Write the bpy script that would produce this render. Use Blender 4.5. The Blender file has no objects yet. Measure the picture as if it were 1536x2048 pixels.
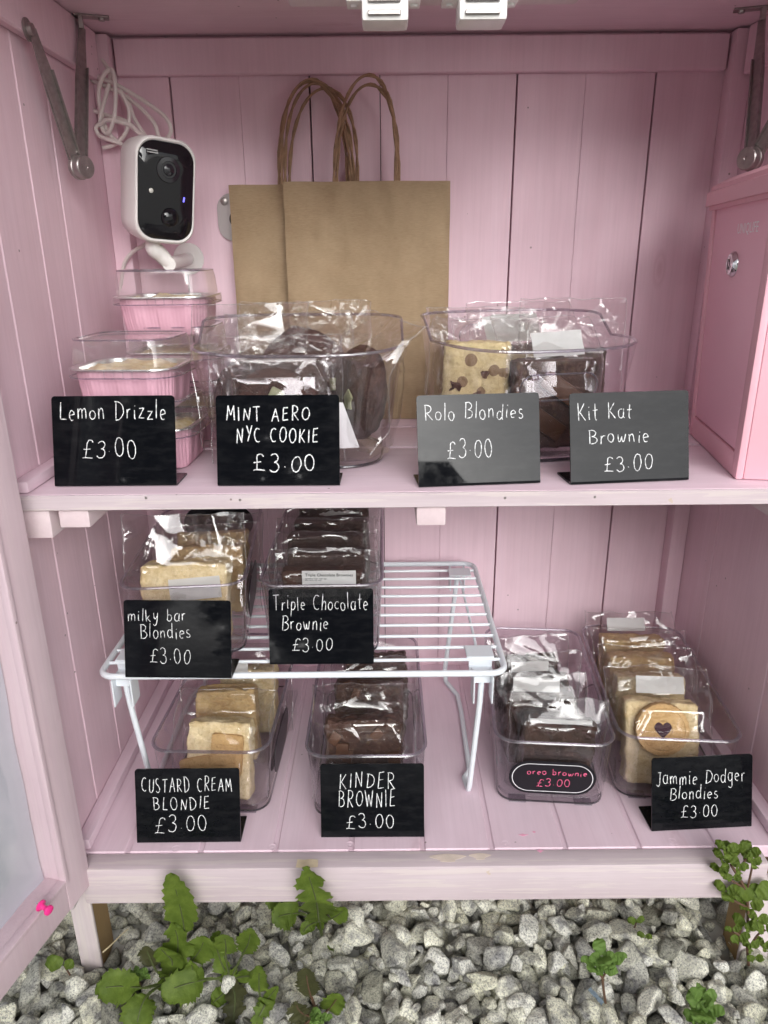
import bpy, bmesh, math, random
import numpy as np
from mathutils import Vector, Matrix, noise

rad = math.radians
random.seed(7)
SC = bpy.context.scene

# ------------------------------------------------------------------ camera
PITCH = rad(19.4)
ROLL = 0.0095
FPX = 1450.0
cam_data = bpy.data.cameras.new('camera')
cam_data.sensor_width = 36.0
cam_data.lens = 36.0 * FPX / 2048.0
cam_data.clip_start = 0.02
cam_data.clip_end = 500
cam = bpy.data.objects.new('camera', cam_data)
SC.collection.objects.link(cam)
cam.matrix_world = Matrix.Rotation(rad(90) - PITCH, 4, 'X') @ Matrix.Rotation(-ROLL, 4, 'Z')
SC.camera = cam

# ------------------------------------------------------------------ world, sun, exposure
SUN_EL, SUN_AZ = rad(20), rad(172)
world = bpy.data.worlds.new('World')
SC.world = world
world.use_nodes = True
wn = world.node_tree.nodes
wl = world.node_tree.links
bg = wn['Background']
sky = wn.new('ShaderNodeTexSky')
sky.sky_type = 'NISHITA'
sky.sun_disc = False
sky.sun_elevation = SUN_EL
sky.sun_rotation = SUN_AZ
sky.dust_density = 3.0
hs = wn.new('ShaderNodeHueSaturation')
hs.inputs['Saturation'].default_value = 0.12
wl.new(sky.outputs[0], hs.inputs['Color'])
tcw = wn.new('ShaderNodeTexCoord')
mpw = wn.new('ShaderNodeMapping')
mpw.inputs['Scale'].default_value = (1.0, 1.0, 2.4)
nzw = wn.new('ShaderNodeTexNoise')
nzw.inputs['Scale'].default_value = 3.2
nzw.inputs['Detail'].default_value = 6
nzw.inputs['Roughness'].default_value = 0.55
crw = wn.new('ShaderNodeValToRGB')
crw.color_ramp.elements[0].position = 0.32
crw.color_ramp.elements[0].color = (0.62, 0.64, 0.67, 1)
crw.color_ramp.elements[1].position = 0.66
crw.color_ramp.elements[1].color = (1.18, 1.18, 1.17, 1)
mxw = wn.new('ShaderNodeMix')
mxw.data_type = 'RGBA'
mxw.blend_type = 'MULTIPLY'
mxw.inputs[0].default_value = 1.0
wl.new(tcw.outputs['Generated'], mpw.inputs['Vector'])
wl.new(mpw.outputs['Vector'], nzw.inputs['Vector'])
wl.new(nzw.outputs['Fac'], crw.inputs['Fac'])
wl.new(hs.outputs[0], mxw.inputs[6])
wl.new(crw.outputs['Color'], mxw.inputs[7])
wl.new(mxw.outputs[2], bg.inputs['Color'])
bg.inputs['Strength'].default_value = 0.11

sun_d = bpy.data.lights.new('sun', 'SUN')
sun_d.energy = 1.6
sun_d.angle = rad(60)
sun_d.color = (1.0, 0.98, 0.965)
sun = bpy.data.objects.new('sun', sun_d)
SC.collection.objects.link(sun)
# light comes from behind the camera (-Y), high, slightly from the right
sdir = Vector((0.14, -0.99, 0.0)).normalized() * math.cos(SUN_EL) + Vector((0, 0, math.sin(SUN_EL)))
sun.rotation_euler = sdir.to_track_quat('Z', 'Y').to_euler()

SC.view_settings.view_transform = 'Standard'
SC.view_settings.look = 'None'
SC.view_settings.gamma = 1.0
SC.view_settings.exposure = 1.0
SC.render.film_transparent = False
SC.cycles.transparent_max_bounces = 64
SC.cycles.max_bounces = 10
SC.cycles.diffuse_bounces = 6
SC.cycles.glossy_bounces = 4
SC.cycles.use_denoising = True
SC.cycles.caustics_reflective = False
SC.cycles.caustics_refractive = False

# ------------------------------------------------------------------ helpers
C, S = math.cos(PITCH), math.sin(PITCH)


def at(u, v, Y=None, X=None, Z=None):
    """point of the place at a given depth / side / height, from a measured spot of the photograph"""
    du, dv = u - 768, v - 1024
    du, dv = du - ROLL * dv, dv + ROLL * du
    dx, dy = du / FPX, dv / FPX
    d = Vector((dx, C - dy * S, -S - dy * C))
    if Y is not None:
        t = Y / d.y
    elif X is not None:
        t = X / d.x
    else:
        t = Z / d.z
    return d * t


COL = SC.collection


def obj(name, bm, mat, parent=None, smooth=True, loc=None, rot=None, angle=35):
    me = bpy.data.meshes.new(name)
    bmesh.ops.recalc_face_normals(bm, faces=bm.faces[:])
    bm.to_mesh(me)
    bm.free()
    mats = mat if isinstance(mat, (list, tuple)) else [mat]
    for m in mats:
        me.materials.append(m)
    if smooth:
        me.shade_smooth()
        try:
            me.set_sharp_from_angle(angle=rad(angle))
        except Exception:
            pass
    o = bpy.data.objects.new(name, me)
    COL.objects.link(o)
    if parent is not None:
        o.parent = parent
    if loc is not None:
        o.location = loc
    if rot is not None:
        o.rotation_euler = rot
    return o


def tag(o, label, cat, group=None, kind=None):
    if label:
        o['label'] = label
    if cat:
        o['category'] = cat
    if group:
        o['group'] = group
    if kind:
        o['kind'] = kind
    return o


def thing(name, label, cat, loc=(0, 0, 0), rot=(0, 0, 0), group=None):
    o = bpy.data.objects.new(name, None)
    o.empty_display_size = 0.02
    COL.objects.link(o)
    o.location = loc
    o.rotation_euler = rot
    return tag(o, label, cat, group)


def box(bm, x0, x1, y0, y1, z0, z1, bev=0.0, seg=1, mi=0, M=None):
    ret = bmesh.ops.create_cube(bm, size=1.0)
    vs = ret['verts']
    for v in vs:
        v.co = Vector(((x0 + x1) / 2 + v.co.x * (x1 - x0), (y0 + y1) / 2 + v.co.y * (y1 - y0), (z0 + z1) / 2 + v.co.z * (z1 - z0)))
    fs = set(f for v in vs for f in v.link_faces)
    for f in fs:
        f.material_index = mi
    if bev > 0:
        es = set(e for v in vs for e in v.link_edges)
        r = bmesh.ops.bevel(bm, geom=list(es), offset=bev, segments=seg, affect='EDGES', profile=0.6)
        for f in r['faces']:
            f.material_index = mi
        vs = list(set(v for f in r['faces'] for v in f.verts) | set(v for v in vs if v.is_valid))
    if M is not None:
        for v in vs:
            if v.is_valid:
                v.co = M @ v.co
    return vs


def smooth_path(pts, n=6, closed=False):
    pts = [Vector(p) for p in pts]
    if len(pts) < 3:
        return pts
    out = []
    N = len(pts)
    rng = N if closed else N - 1
    for i in range(rng):
        if closed:
            p0, p1, p2, p3 = pts[(i - 1) % N], pts[i], pts[(i + 1) % N], pts[(i + 2) % N]
        else:
            p0, p1, p2, p3 = pts[max(i - 1, 0)], pts[i], pts[i + 1], pts[min(i + 2, N - 1)]
        for k in range(n):
            t = k / n
            out.append(0.5 * ((2 * p1) + (p2 - p0) * t + (2 * p0 - 5 * p1 + 4 * p2 - p3) * t * t + (3 * p1 - p0 - 3 * p2 + p3) * t ** 3))
    if not closed:
        out.append(pts[-1])
    return out


def tube(bm, pts, r, sides=8, closed=False, flat=None, caps=True, mi=0):
    """sweep a circle along pts; r may be a list; flat=(normal, factor) squashes it along a direction"""
    pts = [Vector(p) for p in pts]
    n = len(pts)
    rings = []
    prev = None
    for i, p in enumerate(pts):
        if closed:
            t = pts[(i + 1) % n] - pts[i - 1]
        else:
            t = pts[min(i + 1, n - 1)] - pts[max(i - 1, 0)]
        if t.length < 1e-9:
            t = Vector((0, 0, 1))
        t.normalize()
        if prev is None:
            a = Vector((0, 0, 1)) if abs(t.z) < 0.9 else Vector((1, 0, 0))
            nrm = (a - t * a.dot(t)).normalized()
        else:
            nrm = prev - t * prev.dot(t)
            if nrm.length < 1e-6:
                nrm = t.orthogonal()
            nrm.normalize()
        prev = nrm
        b = t.cross(nrm)
        rr = r[i] if isinstance(r, (list, tuple)) else r
        ring = []
        for k in range(sides):
            a = 2 * math.pi * k / sides
            off = (nrm * math.cos(a) + b * math.sin(a)) * rr
            if flat:
                fn, ff = flat
                off = off - fn * off.dot(fn) * (1 - ff)
            ring.append(bm.verts.new(p + off))
        rings.append(ring)
    m = n if closed else n - 1
    for i in range(m):
        A, B = rings[i], rings[(i + 1) % n]
        for k in range(sides):
            f = bm.faces.new((A[k], A[(k + 1) % sides], B[(k + 1) % sides], B[k]))
            f.material_index = mi
    if caps and not closed:
        f = bm.faces.new(rings[0][::-1]); f.material_index = mi
        f = bm.faces.new(rings[-1]); f.material_index = mi


def lathe(bm, prof, seg=24, M=None, mi=0):
    """prof: list of (r, z); spin about Z"""
    rings = []
    for r, z in prof:
        if r < 1e-6:
            co = Vector((0, 0, z))
            rings.append([bm.verts.new(M @ co if M else co)])
        else:
            ring = []
            for k in range(seg):
                a = 2 * math.pi * k / seg
                co = Vector((r * math.cos(a), r * math.sin(a), z))
                ring.append(bm.verts.new(M @ co if M else co))
            rings.append(ring)
    for A, B in zip(rings, rings[1:]):
        for k in range(seg):
            k2 = (k + 1) % seg
            if len(A) == 1 and len(B) == 1:
                continue
            if len(A) == 1:
                f = bm.faces.new((A[0], B[k], B[k2]))
            elif len(B) == 1:
                f = bm.faces.new((A[k], A[k2], B[0]))
            else:
                f = bm.faces.new((A[k], A[k2], B[k2], B[k]))
            f.material_index = mi


def rrect(hw, hd, r, n=6):
    """rounded rectangle outline, counter-clockwise, centred"""
    pts = []
    r = min(r, hw * 0.999, hd * 0.999)
    for cx, cy, a0 in ((hw - r, hd - r, 0), (-hw + r, hd - r, 90), (-hw + r, -hd + r, 180), (hw - r, -hd + r, 270)):
        for k in range(n + 1):
            a = rad(a0 + 90 * k / n)
            pts.append((cx + r * math.cos(a), cy + r * math.sin(a)))
    return pts


def loft(bm, loops, cap0=False, cap1=False, mi=0):
    vs = [[bm.verts.new(p) for p in lp] for lp in loops]
    n = len(vs[0])
    for A, B in zip(vs, vs[1:]):
        for k in range(n):
            f = bm.faces.new((A[k], A[(k + 1) % n], B[(k + 1) % n], B[k]))
            f.material_index = mi
    if cap0:
        f = bm.faces.new(vs[0][::-1]); f.material_index = mi
    if cap1:
        f = bm.faces.new(vs[-1]); f.material_index = mi
    return vs


def plate(bm, outline, n_from, n_to, M, mi=0):
    """extrude a 2-D outline (x, z) from depth n_from to n_to along -y of M"""
    a = [M @ Vector((x, n_from, z)) for x, z in outline]
    b = [M @ Vector((x, n_to, z)) for x, z in outline]
    loft(bm, [a, b], True, True, mi)


# ------------------------------------------------------------------ materials
class NT:
    def __init__(self, name):
        self.m = bpy.data.materials.new(name)
        self.m.use_nodes = True
        self.t = self.m.node_tree
        self.n = self.t.nodes
        self.b = self.n['Principled BSDF']
        self.out = self.n['Material Output']

    def add(self, kind, **kw):
        nd = self.n.new('ShaderNode' + kind)
        for k, v in kw.items():
            setattr(nd, k, v)
        return nd

    def link(self, a, b):
        self.t.links.new(a, b)

    def coords(self, scale=(1, 1, 1), rot=(0, 0, 0), which='Object'):
        tc = self.add('TexCoord')
        mp = self.add('Mapping')
        mp.inputs['Scale'].default_value = scale
        mp.inputs['Rotation'].default_value = rot
        self.link(tc.outputs[which], mp.inputs['Vector'])
        return mp.outputs['Vector']

    def noise(self, vec, scale=5, detail=4, rough=0.55, dist=0.0):
        nz = self.add('TexNoise')
        nz.inputs['Scale'].default_value = scale
        nz.inputs['Detail'].default_value = detail
        nz.inputs['Roughness'].default_value = rough
        nz.inputs['Distortion'].default_value = dist
        self.link(vec, nz.inputs['Vector'])
        return nz.outputs['Fac']

    def ramp(self, fac, stops):
        r = self.add('ValToRGB')
        els = r.color_ramp.elements
        while len(els) < len(stops):
            els.new(0.5)
        for e, (p, c) in zip(els, stops):
            e.position = p
            e.color = (*c, 1) if len(c) == 3 else c
        self.link(fac, r.inputs['Fac'])
        return r.outputs['Color']

    def mix(self, a, b, fac, mode='MIX'):
        mx = self.add('Mix', data_type='RGBA', blend_type=mode)
        for sock, val in ((mx.inputs[0], fac), (mx.inputs[6], a), (mx.inputs[7], b)):
            if isinstance(val, (int, float)):
                sock.default_value = val
            elif isinstance(val, tuple):
                sock.default_value = (*val, 1) if len(val) == 3 else val
            else:
                self.link(val, sock)
        return mx.outputs[2]

    def math(self, op, a, b=None, clamp=False):
        m = self.add('Math', operation=op, use_clamp=clamp)
        for i, val in enumerate((a, b)):
            if val is None:
                continue
            if isinstance(val, (int, float)):
                m.inputs[i].default_value = val
            else:
                self.link(val, m.inputs[i])
        return m.outputs[0]

    def bump(self, h, strength=0.3, dist=0.001, prev=None):
        bp = self.add('Bump')
        bp.inputs['Strength'].default_value = strength
        bp.inputs['Distance'].default_value = dist
        self.link(h, bp.inputs['Height'])
        if prev is not None:
            self.link(prev, bp.inputs['Normal'])
        return bp.outputs['Normal']

    def set(self, **kw):
        names = dict(color='Base Color', rough='Roughness', metal='Metallic', spec='Specular IOR Level', coat='Coat Weight',
                     coat_rough='Coat Roughness', normal='Normal', sss='Subsurface Weight', trans='Transmission Weight', sheen='Sheen Weight')
        for k, v in kw.items():
            s = self.b.inputs[names[k]]
            if isinstance(v, (int, float)):
                s.default_value = v
            elif isinstance(v, tuple):
                s.default_value = (*v, 1)
            else:
                self.link(v, s)
        return self.m


def plain(name, col, rough=0.5, metal=0.0, spec=0.5, bump=0.0, bscale=300, var=0.0):
    t = NT(name)
    t.set(color=col, rough=rough, metal=metal, spec=spec)
    if bump or var:
        v = t.coords()
        f = t.noise(v, bscale, 3)
        if bump:
            t.set(normal=t.bump(f, bump, 0.0008))
        if var:
            lo = tuple(c * (1 - var) for c in col)
            hi = tuple(min(1, c * (1 + var)) for c in col)
            t.set(color=t.ramp(t.noise(v, bscale * 0.2, 4), [(0.3, lo), (0.7, hi)]))
    return t.m


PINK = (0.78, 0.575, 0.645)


def painted_wood(name, axis, col=PINK, worn=0.0, grain=1.0):
    """brushed pink wood stain: streaks along the grain, faint knots, specks of dirt, worn arrises"""
    t = NT(name)
    sc = {'X': (7, 190, 190), 'Y': (190, 7, 190), 'Z': (190, 190, 7)}[axis]
    v = t.coords(sc)
    fine = t.noise(v, 1.6, 5, 0.65, 0.3)
    sc2 = {'X': (2.2, 38, 38), 'Y': (38, 2.2, 38), 'Z': (38, 38, 2.2)}[axis]
    broad = t.noise(t.coords(sc2), 1.0, 3, 0.5, 0.8)
    blot = t.noise(t.coords(), 9, 3, 0.6)
    d = tuple(c * f for c, f in zip(col, (0.97, 0.955, 0.96)))
    l = tuple(min(0.86, c * f) for c, f in zip(col, (1.03, 1.05, 1.05)))
    base = t.ramp(broad, [(0.25, d), (0.72, l)])
    streak = t.ramp(fine, [(0.28, (0.95 - .09 * worn, 0.94 - .09 * worn, 0.945 - .09 * worn)), (0.60, (1.02, 1.02, 1.02))])
    c1 = t.mix(base, streak, 0.85 * grain, 'MULTIPLY')
    blotc = t.ramp(blot, [(0.32, (0.94, 0.925, 0.93)), (0.68, (1.05, 1.05, 1.05))])
    c2 = t.mix(c1, blotc, 0.8, 'MULTIPLY')
    if worn > 0:   # thin paint where the pale timber shows through in streaks
        wf = t.math('MULTIPLY', t.math('GREATER_THAN', t.noise(v, 0.9, 4, 0.7), 0.55), worn)
        c2 = t.mix(c2, (0.66, 0.60, 0.545), wf)
    vo = t.add('TexVoronoi')
    vo.inputs['Scale'].default_value = 46
    t.link(t.coords(), vo.inputs['Vector'])
    spot = t.math('LESS_THAN', vo.outputs['Distance'], 0.05)
    keep = t.math('GREATER_THAN', t.noise(t.coords(), 6.0, 2), 0.52)
    c3 = t.mix(c2, (0.16, 0.11, 0.10), t.math('MULTIPLY', t.math('MULTIPLY', spot, keep), 0.7))
    kv = t.add('TexVoronoi')
    kv.inputs['Scale'].default_value = 1.0
    t.link(t.coords({'X': (4.5, 13, 13), 'Y': (13, 4.5, 13), 'Z': (13, 13, 4.5)}[axis]), kv.inputs['Vector'])
    kd = kv.outputs['Distance']
    knot = t.ramp(kd, [(0.02, (0.86, 0.80, 0.80)), (0.055, (0.97, 0.95, 0.95)), (0.075, (0.90, 0.86, 0.86)), (0.11, (1, 1, 1))])
    c3 = t.mix(c3, knot, 0.75, 'MULTIPLY')
    if worn > 0.08:   # chipped paint along the arrises
        cv = t.add('TexVoronoi')
        cv.inputs['Scale'].default_value = 34
        t.link(t.coords(), cv.inputs['Vector'])
        ch = t.math('LESS_THAN', t.math('ADD', cv.outputs['Distance'], t.math('MULTIPLY', t.noise(t.coords(), 240, 3), 0.30)), 0.26)
        ck = t.math('GREATER_THAN', t.noise(t.coords(), 11, 2), 0.55)
        c3 = t.mix(c3, (0.50, 0.40, 0.30), t.math('MULTIPLY', t.math('MULTIPLY', ch, ck), 0.75))
    n1 = t.bump(fine, 0.22 * grain, 0.0005)
    n2 = t.bump(broad, 0.18, 0.002, n1)
    return t.set(color=c3, rough=0.62, spec=0.35, normal=n2)


M_WZ = painted_wood('pink_paint_vertical_grain', 'Z')
M_WY = painted_wood('pink_paint_depth_grain', 'Y', (0.72, 0.56, 0.63))
M_WX = painted_wood('pink_paint_cross_grain', 'X', (0.69, 0.54, 0.605))
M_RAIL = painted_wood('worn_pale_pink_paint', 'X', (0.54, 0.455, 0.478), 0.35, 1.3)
M_END = painted_wood('painted_end_grain', 'Y', (0.66, 0.54, 0.56), 0.1, 0.7)
M_CEIL = painted_wood('pink_paint_roof', 'X', (0.77, 0.60, 0.66))
M_DOOR = painted_wood('pink_paint_door', 'Z', (0.62, 0.485, 0.525), 0.06)
M_LEG = painted_wood('pale_pink_leg_paint', 'Z', (0.62, 0.54, 0.545), 0.3)
M_RAW = painted_wood('bare_timber', 'Z', (0.33, 0.22, 0.10))
M_GAP = plain('dark_gap', (0.07, 0.04, 0.04), 0.9)

# clear things: a thin sheet lets light straight through and mirrors a little, more at grazing angles


def clear(name, tint=(0.97, 0.965, 0.975), r0=0.05, rough=0.03, power=4.0, bump=0.0, scuff=0.0, gain=0.85):
    t = NT(name)
    t.n.remove(t.b)
    tr = t.add('BsdfTransparent')
    tr.inputs['Color'].default_value = (*tint, 1)
    gl = t.add('BsdfGlossy')
    gl.inputs['Roughness'].default_value = rough
    gl.inputs['Color'].default_value = (1, 1, 1, 1)
    lw = t.add('LayerWeight')
    lw.inputs['Blend'].default_value = 0.5
    f = t.math('POWER', lw.outputs['Facing'], power)
    f = t.math('ADD', t.math('MULTIPLY', f, gain), r0, True)
    if bump:
        nn = t.bump(t.noise(t.coords(), 120, 3), bump, 0.002)
        t.link(nn, gl.inputs['Normal'])
    mx = t.add('MixShader')
    t.link(f, mx.inputs[0])
    t.link(tr.outputs[0], mx.inputs[1])
    t.link(gl.outputs[0], mx.inputs[2])
    last = mx.outputs[0]
    if scuff:
        df = t.add('BsdfDiffuse')
        df.inputs['Color'].default_value = (0.8, 0.79, 0.8, 1)
        m2 = t.add('MixShader')
        m2.inputs[0].default_value = scuff
        t.link(last, m2.inputs[1])
        t.link(df.outputs[0], m2.inputs[2])
        last = m2.outputs[0]
    t.link(last, t.out.inputs['Surface'])
    return t.m


M_CLEAR = clear('clear_plastic', (0.965, 0.955, 0.968), 0.03, 0.03, 4.5, scuff=0.006)
M_EDGE = clear('plastic_edge', (0.66, 0.61, 0.68), 0.07, 0.08, 3.0, scuff=0.06)
M_EDGE_DARK = clear('plastic_edge_dark', (0.30, 0.27, 0.33), 0.06, 0.08, 3.0, scuff=0.03)
M_CELLO = clear('cellophane', (0.985, 0.985, 0.98), 0.075, 0.06, 4.5, scuff=0.006, gain=0.7)
M_SEAM = clear('film_seam', (0.95, 0.95, 0.95), 0.12, 0.12, 3.0, scuff=0.08)
M_LID = clear('clear_lid', (0.96, 0.955, 0.955), 0.05, 0.05, 4.0, scuff=0.03)

tb = NT('black_acrylic')
fs = tb.noise(tb.coords(), 38, 5, 0.7)
M_BLACK = tb.set(color=tb.ramp(tb.noise(tb.coords((30, 30, 90)), 2.0, 4, 0.7), [(0.45, (0.004, 0.0045, 0.006)), (0.75, (0.011, 0.0115, 0.013))]), rough=tb.ramp(fs, [(0.40, (0.025, 0.025, 0.025)), (0.75, (0.16, 0.16, 0.16))]), spec=0.17)
M_BLACK_MATT = NT('black_label_card').set(color=(0.006, 0.006, 0.009), rough=0.35, spec=0.4)


def chalk(name, col):
    t = NT(name)
    f = t.noise(t.coords(), 420, 5, 0.8)
    t.set(color=t.ramp(f, [(0.36, tuple(c * 0.30 for c in col)), (0.55, col)]), rough=0.85, spec=0.2)
    return t.m


M_CHALK = chalk('chalk_pen_white', (0.86, 0.87, 0.88))
M_CHALK_PINK = chalk('chalk_pen_pink', (0.85, 0.16, 0.30))
M_WHITE_LINE = plain('label_white_line', (0.75, 0.75, 0.77), 0.6)
M_STICKER = NT('sticker_paper').set(color=(0.80, 0.80, 0.79), rough=0.6)
M_INK = plain('sticker_ink', (0.03, 0.03, 0.03), 0.7)
M_WIRE = NT('white_coated_wire').set(color=(0.72, 0.76, 0.80), rough=0.28, spec=0.5)
M_WHITE_PLASTIC = NT('white_plastic').set(color=(0.78, 0.76, 0.74), rough=0.33)
M_STEEL = plain('zinc_steel', (0.36, 0.33, 0.32), 0.36, 0.85, bump=0.05, bscale=900, var=0.15)
M_CHROME = plain('chrome', (0.75, 0.75, 0.77), 0.12, 1.0)
M_DARKHOLE = plain('dark_hole', (0.01, 0.01, 0.01), 0.6)
M_CABLE = NT('white_cable').set(color=(0.72, 0.66, 0.63), rough=0.45)
M_LENS = NT('camera_front_glass').set(color=(0.006, 0.006, 0.008), rough=0.06)
M_LENS2 = NT('camera_lens').set(color=(0.012, 0.012, 0.016), rough=0.15, spec=0.8)
M_PIN = NT('pink_pin').set(color=(0.80, 0.035, 0.25), rough=0.3)
M_CASH = plain('pink_enamelled_steel', (0.76, 0.42, 0.49), 0.42, 0.0, 0.45, bump=0.03, bscale=1500)
M_CASH2 = plain('pink_enamelled_door', (0.84, 0.47, 0.575), 0.38, 0.0, 0.45, bump=0.03, bscale=1500)
M_LOGO = plain('white_print', (0.92, 0.90, 0.91), 0.5)
M_FOIL_PINK = plain('pink_foil', (0.66, 0.37, 0.46), 0.42, 0.0, 0.5)
M_FOIL = NT('silver_foil').set(color=(0.82, 0.82, 0.80), rough=0.25, metal=0.9)
M_BLUELED = NT('blue_led')
M_BLUELED.set(color=(0.1, 0.1, 0.8))
M_BLUELED.b.inputs['Emission Color'].default_value = (0.18, 0.16, 1.0, 1)
M_BLUELED.b.inputs['Emission Strength'].default_value = 0.9
M_BLUELED = M_BLUELED.m


def kraft():
    t = NT('kraft_paper')
    v = t.coords()
    fib = t.noise(t.coords((60, 60, 420)), 3.0, 5, 0.7)
    blot = t.noise(v, 12, 4, 0.6)
    c = t.ramp(blot, [(0.3, (0.31, 0.22, 0.132)), (0.7, (0.375, 0.275, 0.172))])
    c = t.mix(c, t.ramp(fib, [(0.35, (0.88, 0.87, 0.85)), (0.62, (1.06, 1.06, 1.05))]), 0.9, 'MULTIPLY')
    n = t.bump(t.noise(v, 900, 2), 0.15, 0.0004, t.bump(t.noise(v, 16, 3, 0.5, 0.3), 0.45, 0.010))
    return t.set(color=c, rough=0.75, spec=0.3, normal=n)


M_KRAFT = kraft()
M_CORD = plain('paper_cord', (0.32, 0.20, 0.12), 0.8, bump=0.6, bscale=700, var=0.25)


def baked(name, dark, light, scale=60, bump=0.8, rough=0.7, spots=None, spot_col=None, spec=0.25):
    t = NT(name)
    v = t.coords()
    f = t.noise(v, scale, 6, 0.65)
    c = t.ramp(f, [(0.3, dark), (0.7, light)])
    if spots:
        vo = t.add('TexVoronoi')
        vo.inputs['Scale'].default_value = spots
        t.link(v, vo.inputs['Vector'])
        c = t.mix(c, spot_col, t.math('MULTIPLY', t.math('LESS_THAN', vo.outputs['Distance'], 0.28), 0.75))
    n = t.bump(t.noise(v, scale * 5, 6, 0.75), bump, 0.0024, t.bump(f, bump * 0.8, 0.004))
    c = t.mix(c, t.ramp(t.noise(v, scale * 6, 4, 0.7), [(0.34, (0.66, 0.60, 0.52)), (0.50, (1.04, 1.04, 1.04))]), 0.55, 'MULTIPLY')
    return t.set(color=c, rough=rough, spec=spec, normal=n)


M_BROWNIE = baked('chocolate_brownie', (0.022, 0.010, 0.007), (0.075, 0.034, 0.022), 55, 0.9, 0.55, spec=0.35)
M_BROWNIE2 = baked('fudgy_brownie', (0.028, 0.012, 0.008), (0.095, 0.042, 0.028), 45, 0.9, 0.5, 130, (0.10, 0.055, 0.03), 0.4)
M_CHOC = baked('milk_chocolate_piece', (0.07, 0.03, 0.017), (0.12, 0.056, 0.03), 30, 0.3, 0.4)
M_COOKIE = baked('chocolate_cookie_dough', (0.040, 0.018, 0.013), (0.115, 0.056, 0.040), 40, 0.9, 0.65)
M_BLONDIE = baked('golden_blondie', (0.58, 0.42, 0.20), (0.84, 0.71, 0.47), 60, 0.6, 0.7)
M_BLONDIE2 = baked('baked_blondie_crust', (0.44, 0.26, 0.10), (0.72, 0.53, 0.28), 42, 0.7, 0.7)
M_BISCUIT = baked('biscuit', (0.48, 0.29, 0.12), (0.62, 0.41, 0.19), 70, 0.5, 0.7)
M_CREAM = baked('pale_blondie', (0.55, 0.42, 0.20), (0.72, 0.60, 0.36), 60, 0.5, 0.6, 48, (0.14, 0.06, 0.04))
M_CARAMEL = baked('melted_chocolate_drop', (0.06, 0.025, 0.022), (0.17, 0.085, 0.06), 90, 0.8, 0.5)
M_JAM = NT('jam').set(color=(0.035, 0.006, 0.016), rough=0.42, spec=0.18)
M_SPONGE = baked('iced_lemon_sponge', (0.62, 0.45, 0.18), (0.82, 0.76, 0.62), 45, 0.5, 0.5)


def gravel_mat():
    t = NT('limestone_gravel')
    at_ = t.add('Attribute', attribute_name='tone')
    v = t.coords()
    sp = t.noise(v, 520, 4, 0.75)
    pat = t.noise(v, 55, 4, 0.6)
    c = t.mix(at_.outputs['Color'], t.ramp(sp, [(0.36, (0.25, 0.25, 0.26)), (0.52, (1.0, 1.0, 1.0)), (0.7, (1.22, 1.22, 1.18))]), 0.85, 'MULTIPLY')
    c = t.mix(c, t.ramp(pat, [(0.36, (0.42, 0.42, 0.44)), (0.50, (1.10, 1.10, 1.03))]), 0.85, 'MULTIPLY')
    n = t.bump(sp, 0.7, 0.0014, t.bump(t.noise(v, 150, 6, 0.75), 1.0, 0.0035))
    return t.set(color=c, rough=0.88, spec=0.2, normal=n)


M_GRAVEL = gravel_mat()


def ground_mat():
    t = NT('gravelly_earth')
    v = t.coords()
    vo = t.add('TexVoronoi')
    vo.inputs['Scale'].default_value = 34
    t.link(v, vo.inputs['Vector'])
    c = t.ramp(vo.outputs['Distance'], [(0.0, (0.70, 0.69, 0.65)), (0.55, (0.46, 0.45, 0.41))])
    return t.set(color=c, rough=0.95, normal=t.bump(vo.outputs['Distance'], -0.8, 0.02))


M_GROUND = ground_mat()


def leaf_mat(name, dark, light):
    t = NT(name)
    v = t.coords()
    c = t.ramp(t.noise(v, 90, 4, 0.6), [(0.3, dark), (0.7, light)])
    n = t.bump(t.noise(v, 260, 3), 0.5, 0.0015)
    t.set(color=c, rough=0.5, spec=0.35, normal=n)
    tl = t.add('BsdfTranslucent')
    t.link(c, tl.inputs['Color'])
    mx = t.add('MixShader')
    mx.inputs[0].default_value = 0.25
    t.link(t.b.outputs[0], mx.inputs[1])
    t.link(tl.outputs[0], mx.inputs[2])
    t.link(mx.outputs[0], t.out.inputs['Surface'])
    return t.m


M_LEAF = leaf_mat('weed_leaf', (0.14, 0.215, 0.032), (0.25, 0.345, 0.065))
M_LEAF_DULL = leaf_mat('dull_purplish_leaf', (0.09, 0.10, 0.045), (0.15, 0.15, 0.065))
M_LEAF_LIGHT = leaf_mat('fresh_light_leaf', (0.17, 0.29, 0.06), (0.27, 0.42, 0.11))
M_STEM = plain('weed_stem', (0.075, 0.095, 0.03), 0.6)
M_STEM_RED = plain('reddish_stem', (0.11, 0.06, 0.035), 0.6)

# ------------------------------------------------------------------ ground and gravel
GZ = -0.705


def build_ground():
    bm = bmesh.new()
    bmesh.ops.create_grid(bm, x_segments=8, y_segments=8, size=60)
    for v in bm.verts:
        v.co.z = GZ
    o = obj('ground', bm, M_GROUND)
    o['kind'] = 'structure'


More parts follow.
